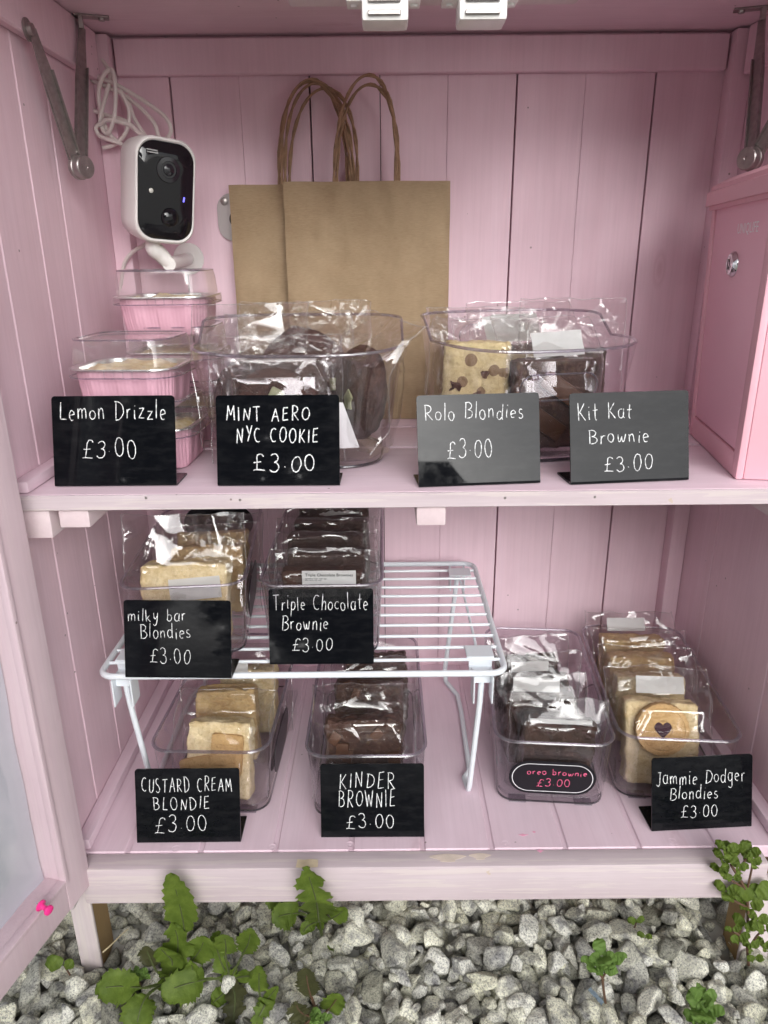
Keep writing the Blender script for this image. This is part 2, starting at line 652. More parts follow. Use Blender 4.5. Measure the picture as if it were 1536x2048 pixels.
def stone_proto(sub, seed):
    bm = bmesh.new()
    bmesh.ops.create_icosphere(bm, subdivisions=sub, radius=1.0)
    co = np.array([v.co[:] for v in bm.verts])
    fa = np.array([[v.index for v in f.verts] for f in bm.faces])
    bm.free()
    rg = np.random.default_rng(seed)
    n = rg.normal(size=(11, 3))
    n /= np.linalg.norm(n, axis=1)[:, None]
    d = rg.uniform(0.45, 0.92, 11)
    dots = co @ n.T
    r = np.where(dots > 0.05, d[None, :] / np.maximum(dots, 0.05), 9)
    # soft minimum keeps worn arrises
    k = 60.0
    rr = -np.log(np.exp(-k * np.minimum(r, 1.15)).sum(1)) / k
    rr = np.minimum(rr, 1.12)
    p = co * rr[:, None]
    for i in range(len(p)):
        q = Vector(co[i]) * 2.1 + Vector((seed * 3.1, 0, 0))
        p[i] *= 1 + 0.07 * noise.noise(q) + 0.045 * noise.noise(q * 2.6) + 0.02 * noise.noise(q * 6.0)
    return p, fa


def build_gravel():
    hi = [stone_proto(4, s) for s in range(22)]
    lo = [stone_proto(2, s + 50) for s in range(12)]
    rg = np.random.default_rng(11)
    V, Fc, T = [], [], []
    base = 0

    def put(x, y, z, size, protos, tilt=1.0):
        nonlocal base
        p, f = protos[rg.integers(len(protos))]
        sc = size * np.array([rg.uniform(0.85, 1.45), rg.uniform(0.70, 1.1), rg.uniform(0.48, 0.82)])
        q = p * sc
        e = rg.uniform(0, 2 * math.pi), rg.normal(0, 0.5) * tilt, rg.normal(0, 0.5) * tilt
        R = np.array(Matrix.Rotation(e[0], 3, 'Z') @ Matrix.Rotation(e[1], 3, 'X') @ Matrix.Rotation(e[2], 3, 'Y'))
        q = q @ R.T + np.array([x, y, z])
        g = rg.choice([0.74, 0.60, 0.82, 0.30, 0.66], p=[.3, .24, .18, .12, .16]) * rg.uniform(0.85, 1.15)
        w = rg.uniform(-0.5, 1)
        col = np.array([g * 1.05 * (1.0 + 0.02 * w), g * 1.035 * (1.0 + 0.015 * w), g * (0.955 - 0.07 * w), 1.0])
        V.append(q); Fc.append(f + base); T.append(np.tile(col, (len(q), 1)))
        base += len(q)

    def layer(x0, x1, y0, y1, step, z, smin, smax, protos, zj, skip=None):
        yy = y0
        row = 0
        while yy < y1:
            xx = x0 + (row % 2) * step * 0.5
            while xx < x1:
                px, py = xx + rg.normal(0, step * 0.2), yy + rg.normal(0, step * 0.2)
                if not (skip and skip(px, py)):
                    put(px, py, z + rg.uniform(-zj, zj), rg.uniform(smin, smax), protos)
                xx += step
            yy += step * 0.87
            row += 1

    def leg_zone(x, y):
        return (-0.345 < x < -0.265 or 0.34 < x < 0.42) and 0.545 < y < 0.63

    def near(x, y):
        return -0.48 < x < 0.50 and 0.33 < y < 0.72
    layer(-0.46, 0.48, 0.34, 0.72, 0.020, -0.699, 0.010, 0.016, lo, 0.004)
    layer(-0.46, 0.48, 0.34, 0.72, 0.0205, -0.690, 0.0095, 0.0165, hi, 0.005, leg_zone)
    layer(-0.46, 0.48, 0.34, 0.72, 0.034, -0.680, 0.0095, 0.0185, hi, 0.005, leg_zone)
    layer(-0.46, 0.48, 0.34, 0.72, 0.026, -0.684, 0.0045, 0.0085, hi, 0.004, leg_zone)
    layer(-1.0, 1.1, -0.5, 1.15, 0.030, -0.690, 0.015, 0.021, lo, 0.006, near)
    layer(-1.0, 1.1, -0.5, 1.15, 0.058, -0.680, 0.015, 0.022, lo, 0.005, near)
    V = np.concatenate(V).astype(np.float32)
    Fc = np.concatenate(Fc).astype(np.int32)
    T = np.concatenate(T).astype(np.float32)
    me = bpy.data.meshes.new('gravel')
    me.vertices.add(len(V)); me.vertices.foreach_set('co', V.ravel())
    me.loops.add(Fc.size); me.loops.foreach_set('vertex_index', Fc.ravel())
    me.polygons.add(len(Fc))
    me.polygons.foreach_set('loop_start', np.arange(0, Fc.size, 3, dtype=np.int32))
    me.polygons.foreach_set('use_smooth', np.ones(len(Fc), dtype=bool))
    me.update(calc_edges=True)
    a = me.attributes.new('tone', 'FLOAT_COLOR', 'POINT')
    a.data.foreach_set('color', T.ravel())
    me.materials.append(M_GRAVEL)
    o = bpy.data.objects.new('gravel', me)
    COL.objects.link(o)
    tag(o, 'loose grey and cream limestone gravel under and before the cabinet', 'gravel', kind='stuff')


build_ground()
build_gravel()

# ------------------------------------------------------------------ the pink cabinet
XL, XR, YB, YF = -0.298, 0.385, 0.88, 0.55
ZF, ZS, ZC = -0.535, -0.177, 0.2186
CAB = thing('display_cabinet', 'pink painted wooden honesty cabinet with one shelf and its doors open', 'cabinet', (0.04, 0.70, GZ))


def part(name, bm, mat, parent=None, **kw):
    """a part modelled in place, hung under the cabinet (or under one of its parts)"""
    o = obj(name, bm, mat, None, **kw)
    if parent is None:
        o.parent = CAB
        o.location = -CAB.location
    else:
        o.parent = parent
    return o


def vboards(bm, axis, edges, gaps, plane, thick, z0, z1, out, bev=0.001, mi=0):
    """row of upright boards; axis 'X' (back wall, plane=Y) or 'Y' (side wall, plane=X); out=+1/-1 side the bulk lies on"""
    for (a, b), (ga, gb) in zip(zip(edges, edges[1:]), zip(gaps, gaps[1:])):
        a2, b2 = a + ga / 2, b - gb / 2
        p0, p1 = sorted((plane, plane + out * thick))
        if axis == 'X':
            box(bm, a2, b2, p0, p1, z0, z1, bev, 1, mi)
        else:
            box(bm, p0, p1, a2, b2, z0, z1, bev, 1, mi)


# back wall: 147 mm boards, each with a faint centre groove
bm = bmesh.new()
ed = [-0.298, -0.2237, -0.150, -0.0752, 0.0, 0.0725, 0.1462, 0.219, 0.2938, 0.385]
gp = [0, 0.0019, 0.0003, 0.0019, 0.0008, 0.0003, 0.0019, 0.0003, 0.0019, 0]
vboards(bm, 'X', ed, gp, YB, 0.012, -0.585, ZC + 0.004, 1, 0.00035)
box(bm, XL, XR, YB + 0.0125, YB + 0.016, -0.585, ZC + 0.004, mi=1)
box(bm, XL + 0.022, XR - 0.022, YB - 0.011, YB - 0.0002, 0.1815, ZC - 0.0035, 0.0012)    # rail along the top
part('back_wall', bm, [M_WZ, M_GAP])

# side walls
for sgn, X, lines in ((-1, XL, [0.545, 0.6065, 0.678, 0.7365, 0.88]), (1, XR, [0.545, 0.6355, 0.783, 0.88])):
    bm = bmesh.new()
    vboards(bm, 'Y', lines, [0] + [.0008] * (len(lines) - 2) + [0], X, 0.012, -0.585, ZC + 0.002, sgn, 0.0013)
    xs = sorted((X + sgn * 0.0122, X + sgn * 0.016))
    box(bm, xs[0], xs[1], 0.545, 0.896, -0.585, ZC + 0.0018, mi=1)
    xs = sorted((X, X - sgn * 0.010))
    box(bm, xs[0] + 0.0002, xs[1] - 0.0002, 0.545, YB - 0.024, 0.174, ZC - 0.001, 0.0014)  # top rail
    part('side_wall', bm, [M_WZ, M_GAP])
    bm = bmesh.new()
    xs = sorted((X - sgn * 0.0003, X - sgn * 0.020))
    box(bm, xs[0], xs[1], YB - 0.022, YB - 0.0003, ZF + 0.001, ZC - 0.002, 0.0015, 2)
    part('corner_post', bm, M_WZ)
    bm = bmesh.new()   # thin batten along the foot of the wall, floor and shelf
    xs = sorted((X - sgn * 0.0004, X - sgn * 0.0135))
    box(bm, xs[0], xs[1], YF, YB - 0.0225, ZF + 0.0004, ZF + 0.012, 0.002, 2)
    part('floor_batten', bm, M_WY)
    bm = bmesh.new()
    box(bm, xs[0], xs[1], YF + 0.004, YB - 0.0225, ZS + 0.0004, ZS + 0.010, 0.002, 2)
    part('shelf_batten', bm, M_WY)
    # light front post behind the door edge
    bm = bmesh.new()
    xs = sorted((X + sgn * 0.0005, X + sgn * 0.024))
    box(bm, xs[0], xs[1], 0.526, 0.5445, -0.585, ZC, 0.0015)
    part('front_post', bm, M_LEG)

# floor boards with wide beaded grooves
bm = bmesh.new()
ed = [XL, -0.2492, -0.1788, -0.1073, -0.0345, 0.0340, 0.1002, 0.1707, 0.2414, 0.3130, XR]
for a, b in zip(ed, ed[1:]):
    box(bm, a + 0.0022, b - 0.0022, YF - 0.003, YB - 0.0003, ZF - 0.014, ZF, 0.0009, 1)
box(bm, XL + 0.001, XR - 0.001, YF - 0.0022, YB - 0.001, ZF - 0.0135, ZF - 0.0017)
part('floor', bm, M_WY)

# front rail: flat top, pale worn face
bm = bmesh.new()
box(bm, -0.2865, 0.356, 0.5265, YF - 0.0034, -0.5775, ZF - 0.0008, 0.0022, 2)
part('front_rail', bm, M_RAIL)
# paint knocked off the rail
bm = bmesh.new()
p = at(613, 1727, Z=ZF - 0.0006)
for k in range(1):
    pts = [(-0.0095, -0.0045), (-0.003, -0.0052), (0.004, -0.0048), (0.0110, -0.0042), (0.0106, 0.0042), (0.003, 0.0052), (-0.002, 0.0042), (-0.009, 0.0050)]
    plate(bm, pts, 0, -0.0003, Matrix.Translation(p) @ Matrix.Rotation(rad(-90), 4, 'X'))
part('bare_patch', bm, plain('bare_wood_patch', (0.62, 0.52, 0.36), 0.8, bump=0.5, bscale=300, var=0.25))
bm = bmesh.new()
for (u, v, w, h) in ((895, 1716, 0.020, 0.005), (960, 1713, 0.012, 0.004)):
    p = at(u, v, Z=ZF - 0.0006)
    pts = [(w * math.cos(a) * (0.7 + 0.3 * math.sin(3 * a)), h * math.sin(a)) for a in np.linspace(0, 2 * math.pi, 18)[:-1]]
    plate(bm, pts, 0, -0.00025, Matrix.Translation(p) @ Matrix.Rotation(rad(-90), 4, 'X'))
part('thin_paint_patch', bm, plain('thin_paint', (0.66, 0.56, 0.48), 0.7, var=0.15))
bm = bmesh.new()
for (u, v, w, h, z) in ((1046, 1670, 0.0055, 0.0016, ZF), (1080, 1702, 0.0035, 0.0020, ZF - 0.0006), (1068, 1664, 0.0022, 0.0012, ZF)):
    p = at(u, v, Z=z)
    pts = [(w * math.cos(a) * (0.75 + 0.25 * math.sin(2.7 * a + 1)), h * math.sin(a) * (0.7 + 0.3 * math.cos(4 * a))) for a in np.linspace(0, 2 * math.pi, 20)[:-1]]
    plate(bm, pts, 0, -0.00025, Matrix.Translation(p) @ Matrix.Rotation(rad(-90), 4, 'X'))
part('pink_stain', bm, plain('pink_chalk_stain', (0.78, 0.36, 0.50), 0.8))

# legs: painted front, bare inner side
for x0, x1 in ((-0.318, -0.2965), (0.362, 0.392)):
    for y in (0.553, 0.845):
        bm = bmesh.new()
        box(bm, x0, x1, y, y + 0.004, -0.70, -0.5785, 0.0008)
        box(bm, x0 + 0.001, x1 - 0.001, y + 0.0042, y + 0.036, -0.70, -0.5785, 0.0008, mi=1)
        part('leg', bm, [M_LEG, M_RAW])

# shelf of three boards on bearers
bm = bmesh.new()
for y0, y1 in ((YF + 0.002, 0.692), (0.697, 0.783), (0.787, YB - 0.0005)):
    box(bm, XL + 0.0006, XR - 0.0006, y0, y1, ZS - 0.0132, ZS, 0.0012, 2)
SHELF = part('shelf', bm, M_WX)
bm = bmesh.new()
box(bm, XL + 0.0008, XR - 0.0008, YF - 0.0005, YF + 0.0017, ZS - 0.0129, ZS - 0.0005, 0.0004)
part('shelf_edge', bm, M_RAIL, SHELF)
for x0, x1, h in ((XL + 0.001, -0.2705, 0.0245), (-0.2635, -0.2388, 0.0155), (0.0262, 0.0502, 0.0165), (0.318, 0.342, 0.0155), (0.3575, XR - 0.001, 0.0245)):
    bm = bmesh.new()
    box(bm, x0, x1, YF + 0.003, YB - 0.024, ZS - 0.0135 - h, ZS - 0.0135, 0.0018, 2)
    part('bearer', bm, M_END, SHELF)

# roof and the block that carries the door catches
bm = bmesh.new()
box(bm, -0.36, 0.445, 0.52, 0.93, ZC, ZC + 0.022, 0.002)
ROOF = part('roof', bm, M_CEIL)
bm = bmesh.new()
box(bm, -0.0605, 0.1325, 0.548, 0.574, 0.1585, ZC - 0.0005, 0.003, 2)
BLOCK = part('catch_block', bm, M_END)
for u0, u1 in ((724, 816), (915, 1010)):
    a, b = at(u0, 30, Y=0.552), at(u1, 30, Y=0.552)
    bm = bmesh.new()
    box(bm, a.x, b.x, 0.541, 0.566, 0.1422, 0.1580, 0.0022, 2)
    box(bm, a.x - 0.010, b.x + 0.008, 0.546, 0.564, 0.1545, 0.1580, 0.001, 2)
    for sx in (a.x - 0.005, b.x + 0.004):
        lathe(bm, [(0, 0), (0.0026, 0), (0.0022, -0.0012), (0, -0.0014)], 12, Matrix.Translation((sx, 0.555, 0.1545)))
    ct = part('magnetic_catch', bm, M_WHITE_PLASTIC, BLOCK)
    for z in (0.1462, 0.1535):
        bm = bmesh.new()
        box(bm, a.x + 0.004, b.x - 0.005, 0.5385, 0.545, z - 0.0013, z + 0.0013, 0.0004)
        part('steel_bar', bm, M_STEEL, ct)

# doors, swung open past a right angle


def make_door(hx, hy, side, ang):
    """local frame: s along the door from the hinge, d depth away from the cabinet's inside face, z up"""
    a = rad(ang)
    D = Vector((side * math.sin(a), -math.cos(a), 0))
    Nn = Vector((-side * math.cos(a), -math.sin(a), 0))     # faces the opening
    M = Matrix.Translation((hx, hy, 0)) @ Matrix(((D.x, -Nn.x, 0, 0), (D.y, -Nn.y, 0, 0), (0, 0, 1, 0), (0, 0, 0, 1)))
    W, z0, z1, sw, rw, th = 0.334, -0.5553, 0.205, 0.0312, 0.034, 0.030
    bm = bmesh.new()
    box(bm, 0, sw, 0, th, z0, z1, 0.0012, 2, M=M)
    box(bm, W - sw, W, 0, th, z0, z1, 0.0012, 2, M=M)
    box(bm, sw - 0.0002, W - sw + 0.0002, 0.0004, th - 0.0004, z0 + 0.0003, z0 + rw, 0.0012, 2, M=M)
    box(bm, sw - 0.0002, W - sw + 0.0002, 0.0004, th - 0.0004, z1 - rw, z1 - 0.0003, 0.0012, 2, M=M)
    # raised bead round the opening
    box(bm, sw - 0.0035, sw + 0.0010, -0.0016, 0.006, z0 + rw - 0.003, z1 - rw + 0.003, 0.0009, 2, M=M)
    box(bm, sw, W - sw, -0.0012, 0.006, z0 + rw - 0.003, z0 + rw + 0.0012, 0.0009, 2, M=M)
    d = part('door', bm, M_DOOR)
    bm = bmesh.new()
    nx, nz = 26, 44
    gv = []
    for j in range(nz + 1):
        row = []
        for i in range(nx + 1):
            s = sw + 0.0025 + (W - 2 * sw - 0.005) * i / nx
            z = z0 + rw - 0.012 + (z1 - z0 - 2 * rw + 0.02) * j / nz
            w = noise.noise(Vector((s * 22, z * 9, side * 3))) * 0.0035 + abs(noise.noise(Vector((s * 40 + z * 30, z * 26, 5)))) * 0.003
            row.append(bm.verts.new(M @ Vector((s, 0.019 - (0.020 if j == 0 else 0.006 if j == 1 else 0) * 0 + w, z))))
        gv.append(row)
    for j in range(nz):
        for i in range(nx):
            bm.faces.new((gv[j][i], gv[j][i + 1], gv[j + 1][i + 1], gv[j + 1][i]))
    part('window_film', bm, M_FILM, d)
    return M


t = NT('window_film_painted_sheen')
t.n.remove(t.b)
df = t.add('BsdfDiffuse'); df.inputs['Color'].default_value = (0.84, 0.86, 0.96, 1)  # blue-white diffuse colour stands in for the pale reflection on clear film
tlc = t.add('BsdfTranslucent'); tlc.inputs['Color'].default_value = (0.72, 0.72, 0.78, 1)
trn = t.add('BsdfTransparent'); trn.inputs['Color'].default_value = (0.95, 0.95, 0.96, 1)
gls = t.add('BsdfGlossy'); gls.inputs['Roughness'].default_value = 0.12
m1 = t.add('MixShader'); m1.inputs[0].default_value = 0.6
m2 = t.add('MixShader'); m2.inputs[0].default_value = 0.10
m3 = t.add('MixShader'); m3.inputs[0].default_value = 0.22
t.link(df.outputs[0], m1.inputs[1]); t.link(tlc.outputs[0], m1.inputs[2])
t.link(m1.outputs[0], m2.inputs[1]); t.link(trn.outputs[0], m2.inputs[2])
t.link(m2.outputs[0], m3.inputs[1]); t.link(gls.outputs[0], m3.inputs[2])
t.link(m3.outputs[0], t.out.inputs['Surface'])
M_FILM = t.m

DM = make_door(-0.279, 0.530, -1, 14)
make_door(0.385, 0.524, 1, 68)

# pink push pin holding the film to the bottom rail
pp = thing('push_pin', 'bright pink push pin stuck in the bottom rail of the open left door', 'push pin', at(80, 1810, Y=0.468), (0, 0, 0))
pp.rotation_euler = Vector((0.90, -0.42, -0.12)).to_track_quat('Z', 'Y').to_euler()
bm = bmesh.new()
lathe(bm, [(0, 0), (0.0042, 0), (0.0048, 0.0007), (0.0046, 0.0016), (0.0026, 0.0026), (0.0021, 0.005), (0.0022, 0.0072), (0.0038, 0.0086), (0.0043, 0.0096), (0.0040, 0.0112), (0.0028, 0.0119), (0, 0.0121)], 24)
obj('pin_head', bm, M_PIN, pp)
bm = bmesh.new()
lathe(bm, [(0.0005, 0), (0.0005, -0.004), (0, -0.006)], 8)
obj('pin_point', bm, M_CHROME, pp)

# folding lid stays


def lid_stay(side, wall_pt, pivot, ceil_pt, mark):
    """wall bracket -> pivot disc -> ceiling bracket"""
    root_bm = bmesh.new()
    wp, pv, cp = Vector(wall_pt), Vector(pivot), Vector(ceil_pt)
    # pivot disc faces the inside of the cabinet and a little forward
    axis = Vector((-side, -0.55, 0)).normalized()
    q = axis.to_track_quat('Z', 'Y').to_matrix().to_4x4()
    q.translation = pv
    lathe(root_bm, [(0, -0.004), (0.0100, -0.004), (0.0105, -0.003), (0.0105, 0.0005), (0.0098, 0.001), (0.0098, 0.0075), (0.0090, 0.0085), (0.002, 0.0085), (0.0015, 0.0078), (0, 0.0078)], 32, q)
    root = part('lid_stay', root_bm, M_STEEL)

    def arm(p0, p1, w, off):
        d = (p1 - p0)
        t = d.normalized()
        n = (axis - t * axis.dot(t)).normalized()
        b = t.cross(n)
        M = Matrix((( b.x, n.x, t.x, 0), (b.y, n.y, t.y, 0), (b.z, n.z, t.z, 0), (0, 0, 0, 1)))
        M.translation = p0 + n * off
        bm = bmesh.new()
        L = d.length
        out = [(-w * .55, 0), (-w * .62, L * .1), (-w, L * .4), (-w, L * 0.97)] + [(w * math.cos(a), L + w * math.sin(a)) for a in np.linspace(math.pi, 0, 9)] + [(w, L * .97), (w, L * .4), (w * .62, L * .1), (w * .55, 0)]
        plate(bm, out, -0.0007, 0.0007, M)
        for s in (-1, 1):     # folded lips make the channel section
            box(bm, min(s * w * .72, s * w * .9), max(s * w * .72, s * w * .9), 0.0008, 0.0032, L * 0.28, L * .93, M=M)
        part('arm', bm, M_STEEL, root)
        return M, L
    arm(wp, pv, 0.0068, -0.0035)
    M2, L2 = arm(cp, pv, 0.0066, 0.0005)
    # little paper mark on the arm
    bm = bmesh.new()
    box(bm, -0.0042, 0.0042, -0.0014, -0.0009, L2 * 0.80, L2 * 0.93, M=M2)
    mk = part('paper_mark', bm, M_STICKER, root)
    # brackets
    bm = bmesh.new()
    q2 = Vector((-side, 0, 0)).to_track_quat('Z', 'Y').to_matrix().to_4x4()
    q2.translation = Vector((XL + 0.0102 if side < 0 else XR - 0.0102, wp.y, wp.z))
    lathe(bm, [(0, 0), (0.0085, 0), (0.0085, 0.0012), (0.0050, 0.0016), (0.0046, 0.0052), (0.0022, 0.0062), (0, 0.0062)], 24, q2)
    part('wall_bracket', bm, M_STEEL, root)
    bm = bmesh.new()
    Mb = Matrix.Translation((cp.x, cp.y, ZC)) @ Matrix.Rotation(rad(-side * 18), 4, 'Z')
    box(bm, -0.006 if side < 0 else -0.026, 0.026 if side < 0 else 0.006, -0.006, 0.006, -0.0016, -0.0002, 0.0004, M=Mb)
    box(bm, -0.0022, 0.0022, -0.0055, 0.0055, -0.012, -0.0014, 0.0004, M=Mb)
    lathe(bm, [(0, -0.0036), (0.0028, -0.0036), (0.0034, -0.0016)], 14, Mb @ Matrix.Translation((0.019 if side < 0 else -0.019, 0, 0)))
    part('roof_bracket', bm, M_STEEL, root)
    return mk, M2, L2


lid_stay(-1, (XL + 0.017, 0.690, 0.1775), at(160, 335, Y=0.735), (-0.2835, 0.805, ZC - 0.010), 'G')
lid_stay(1, (XR - 0.017, 0.690, 0.1775), at(1503, 318, Y=0.735), (0.362, 0.800, ZC - 0.010), 'S')

# steel keeper plate half hidden by the bags
bm = bmesh.new()
cpt = at(466, 435, Y=YB)
Mk = Matrix.Translation((cpt.x, YB - 0.0003, cpt.z))
pts = [(0.0165 * math.cos(a), 0.0085 + 0.0165 * math.sin(a)) for a in np.linspace(0, math.pi, 13)] + [(0.0165 * math.cos(a), -0.0085 + 0.0165 * math.sin(a)) for a in np.linspace(math.pi, 2 * math.pi, 13)]
plate(bm, pts, 0, -0.0028, Mk)
KP = part('keeper_plate', bm, plain('grey_metal', (0.42, 0.38, 0.38), 0.4, 0.6))
bm = bmesh.new()
lathe(bm, [(0, 0.0006), (0.0095, 0.0006), (0.0095, 0)], 24, Mk @ Matrix.Translation((0.006, -0.0032, -0.002)) @ Matrix.Rotation(rad(90), 4, 'X'))
part('keyhole', bm, M_DARKHOLE, KP)
bm = bmesh.new()
lathe(bm, [(0, 0.0012), (0.0022, 0.0014), (0.0042, 0.0004), (0.0042, 0)], 16, Mk @ Matrix.Translation((-0.008, -0.0029, 0.0165)) @ Matrix.Rotation(rad(90), 4, 'X'))
part('screw', bm, M_STEEL, KP)

# ------------------------------------------------------------------ handwriting
def arc(cx, cy, rx, ry, a0, a1, n=9):
    return [(cx + rx * math.cos(rad(a0 + (a1 - a0) * k / n)), cy + ry * math.sin(rad(a0 + (a1 - a0) * k / n))) for k in range(n + 1)]


# each glyph: (width, [strokes]); cap height 1, x-height 0.55
G = {
    'A': (.70, [[(0, 0), (.33, 1)], [(.33, 1), (.68, 0)], [(.12, .38), (.60, .40)]]),
    'B': (.62, [[(.06, 0), (.08, 1)], [(.0, .98)] + arc(.22, .77, .32, .23, 95, -85) + arc(.22, .27, .40, .27, 85, -100)]),
    'C': (.62, [arc(.38, .5, .36, .50, 55, 300, 14)]),
    'D': (.70, [[(.08, 0), (.08, 1)], [(-.04, .98)] + arc(.12, .5, .56, .49, 85, -95, 14)]),
    'E': (.58, [[(.52, 1), (.08, .96)], [(.08, .96), (.04, 0)], [(.06, .50), (.46, .55)], [(.04, 0), (.55, .04)]]),
    'I': (.16, [[(.08, 1), (.06, 0)]]),
    'J': (.48, [[(.12, 1), (.46, 1)], [(.34, 1), (.34, .35)] + arc(.18, .20, .17, .22, 0, -150, 8)]),
    'K': (.62, [[(.06, 1), (.06, 0)], [(.55, .98), (.10, .42)], [(.16, .48), (.62, 0)]]),
    'L': (.55, [[(.10, 1), (.06, .04)], [(.06, .04), (.55, .02)]]),
    'M': (.80, [[(.02, 0), (.12, 1)], [(.12, 1), (.38, .35)], [(.38, .35), (.66, 1)], [(.66, 1), (.78, 0)]]),
    'N': (.66, [[(.04, 0), (.08, .95)], [(.08, .95), (.54, .04)], [(.54, .04), (.62, 1)]]),
    'O': (.72, [arc(.36, .5, .34, .48, 100, 465, 20)]),
    'R': (.62, [[(.06, 0), (.08, 1)], [(.0, .97)] + arc(.20, .74, .34, .25, 95, -90) + [(.14, .47)], [(.14, .47), (.60, 0)]]),
    'S': (.52, [arc(.28, .76, .22, .22, 50, 230, 8) + [(.30, .50)] + arc(.26, .24, .24, .24, 60, -150, 9)]),
    'T': (.66, [[(.0, .98), (.66, 1)], [(.34, 1), (.32, 0)]]),
    'U': (.64, [[(.06, .98), (.06, .36)] + arc(.32, .32, .26, .32, 180, 360, 10) + [(.60, .98)]]),
    'W': (.86, [[(.02, .98), (.20, .02)], [(.20, .02), (.42, .72)], [(.42, .72), (.62, .02)], [(.62, .02), (.86, 1)]]),
    'Y': (.60, [[(.02, 1), (.30, .50)], [(.60, 1), (.22, 0)]]),
    'a': (.50, [arc(.24, .27, .22, .27, 60, 395, 14), [(.46, .54), (.44, .12), (.52, 0)]]),
    'b': (.48, [[(.06, 1), (.05, .05)], [(.06, .40)] + arc(.22, .27, .22, .26, 130, -160, 12)]),
    'c': (.42, [arc(.25, .27, .23, .27, 50, 310, 12)]),
    'd': (.52, [arc(.22, .27, .21, .27, 50, 330, 12), [(.46, 1), (.44, .10), (.52, 0)]]),
    'e': (.46, [[(.04, .27), (.40, .34)] + arc(.23, .28, .20, .26, 15, 300, 14)]),
    'g': (.50, [arc(.24, .27, .21, .26, 50, 340, 12), [(.45, .53), (.43, -.20)] + arc(.24, -.24, .19, .18, 0, -150, 8)]),
    'h': (.48, [[(.06, 1), (.05, 0)], [(.06, .33), (.20, .53), (.36, .50), (.42, .30), (.42, 0)]]),
    'i': (.18, [[(.08, .54), (.08, .10), (.14, 0)], [(.09, .76), (.10, .79)]]),
    'k': (.46, [[(.06, 1), (.05, 0)], [(.40, .55), (.08, .25)], [(.14, .30), (.44, 0)]]),
    'l': (.16, [[(.07, 1), (.06, 0)]]),
    'm': (.74, [[(.04, .54), (.06, 0)], [(.06, .35), (.20, .54), (.33, .45), (.35, 0)], [(.35, .35), (.50, .55), (.64, .45), (.68, 0)]]),
    'n': (.48, [[(.05, .54), (.06, 0)], [(.06, .33), (.22, .54), (.38, .46), (.42, 0)]]),
    'o': (.48, [arc(.24, .27, .22, .27, 100, 462, 16)]),
    'p': (.48, [[(.06, .54), (.05, -.40)], [(.06, .40)] + arc(.23, .28, .21, .26, 130, -150, 12)]),
    'r': (.36, [[(.05, .54), (.06, 0)], [(.06, .32), (.18, .52), (.34, .54)]]),
    's': (.38, [arc(.21, .41, .15, .13, 50, 230, 7) + [(.20, .27)] + arc(.18, .13, .17, .13, 60, -150, 8)]),
    't': (.38, [[(.20, .95), (.18, .12), (.30, 0)], [(.0, .58), (.38, .60)]]),
    'u': (.48, [[(.05, .54), (.06, .18), (.18, .01), (.34, .08), (.42, .30)], [(.43, .54), (.43, .10), (.49, 0)]]),
    'w': (.66, [[(.03, .54), (.12, .06), (.24, .04), (.32, .40)], [(.32, .40), (.38, .05), (.52, .06), (.62, .56)]]),
    'y': (.48, [[(.05, .54), (.10, .20), (.24, .12), (.40, .30)], [(.44, .54), (.38, -.15), (.20, -.38), (.04, -.28)]]),
    'z': (.46, [[(.04, .52), (.42, .54)], [(.42, .54), (.03, .03)], [(.03, .03), (.46, .02)]]),
    '3': (.52, [arc(.24, .76, .22, .23, 150, -80, 10) + arc(.24, .26, .27, .27, 85, -150, 11)]),
    '0': (.58, [arc(.28, .5, .25, .47, 95, 455, 18)]),
    '.': (.22, [[(.09, .30), (.11, .32)]]),
    ',': (.22, [[(.09, .04), (.11, .06)]]),
    '£': (.66, [[(.60, .86)] + arc(.42, .80, .18, .19, 30, 175, 8) + [(.22, .5), (.17, .04)], [(.02, .48), (.44, .52)], [(.0, .02), (.16, .05), (.62, .02)]]),
    ' ': (.42, []),
}


def write(bm, text, x0, x1, zb, zt, M, pen, seed=0, gap=.16, slope=0.0):
    """handwrite text between x0..x1 with baseline zb and cap line zt, on the y=0 plane of M (pen sits on -y)"""
    rg = random.Random(seed)
    gap = .34 if text.isupper() else .22
    pen = pen * .66
    adv = 0
    lay = []
    for ch in text:
        w, st = G[ch]
        lay.append((adv, ch))
        adv += w + gap
    adv -= gap
    kx = (x1 - x0) / adv
    kz = zt - zb
    for a, ch in lay:
        w, st = G[ch]
        dz = rg.uniform(-.08, .08)
        sc = rg.uniform(.88, 1.10)
        sh = rg.uniform(-.06, .12)
        for s in st:
            pts = []
            for (gx, gz) in s:
                gx2 = gx + sh * gz + rg.uniform(-.012, .012)
                gz2 = gz * sc + dz + rg.uniform(-.012, .012)
                x = x0 + (a + gx2) * kx
                pts.append(Vector((x, 0, zb + gz2 * kz + slope * (x - x0))))
            sp = smooth_path(pts, 3) if len(pts) > 2 else pts
            if len(sp) == 2:
                m = (sp[0] + sp[1]) / 2 + Vector((rg.uniform(-.01, .01) * kx, 0, rg.uniform(-.01, .01) * kz))
                sp = smooth_path([sp[0], m, sp[1]], 3)
            rr = [pen * rg.uniform(.62, 1.20) for _ in sp]
            rr[0] *= .8
            rr[-1] *= .75
            wp = [M @ p for p in sp]
            fn = (M.to_3x3() @ Vector((0, 1, 0))).normalized()
            tube(bm, wp, rr, 6, flat=(fn, 0.32))


SW, SH = 0.1005, 0.0745


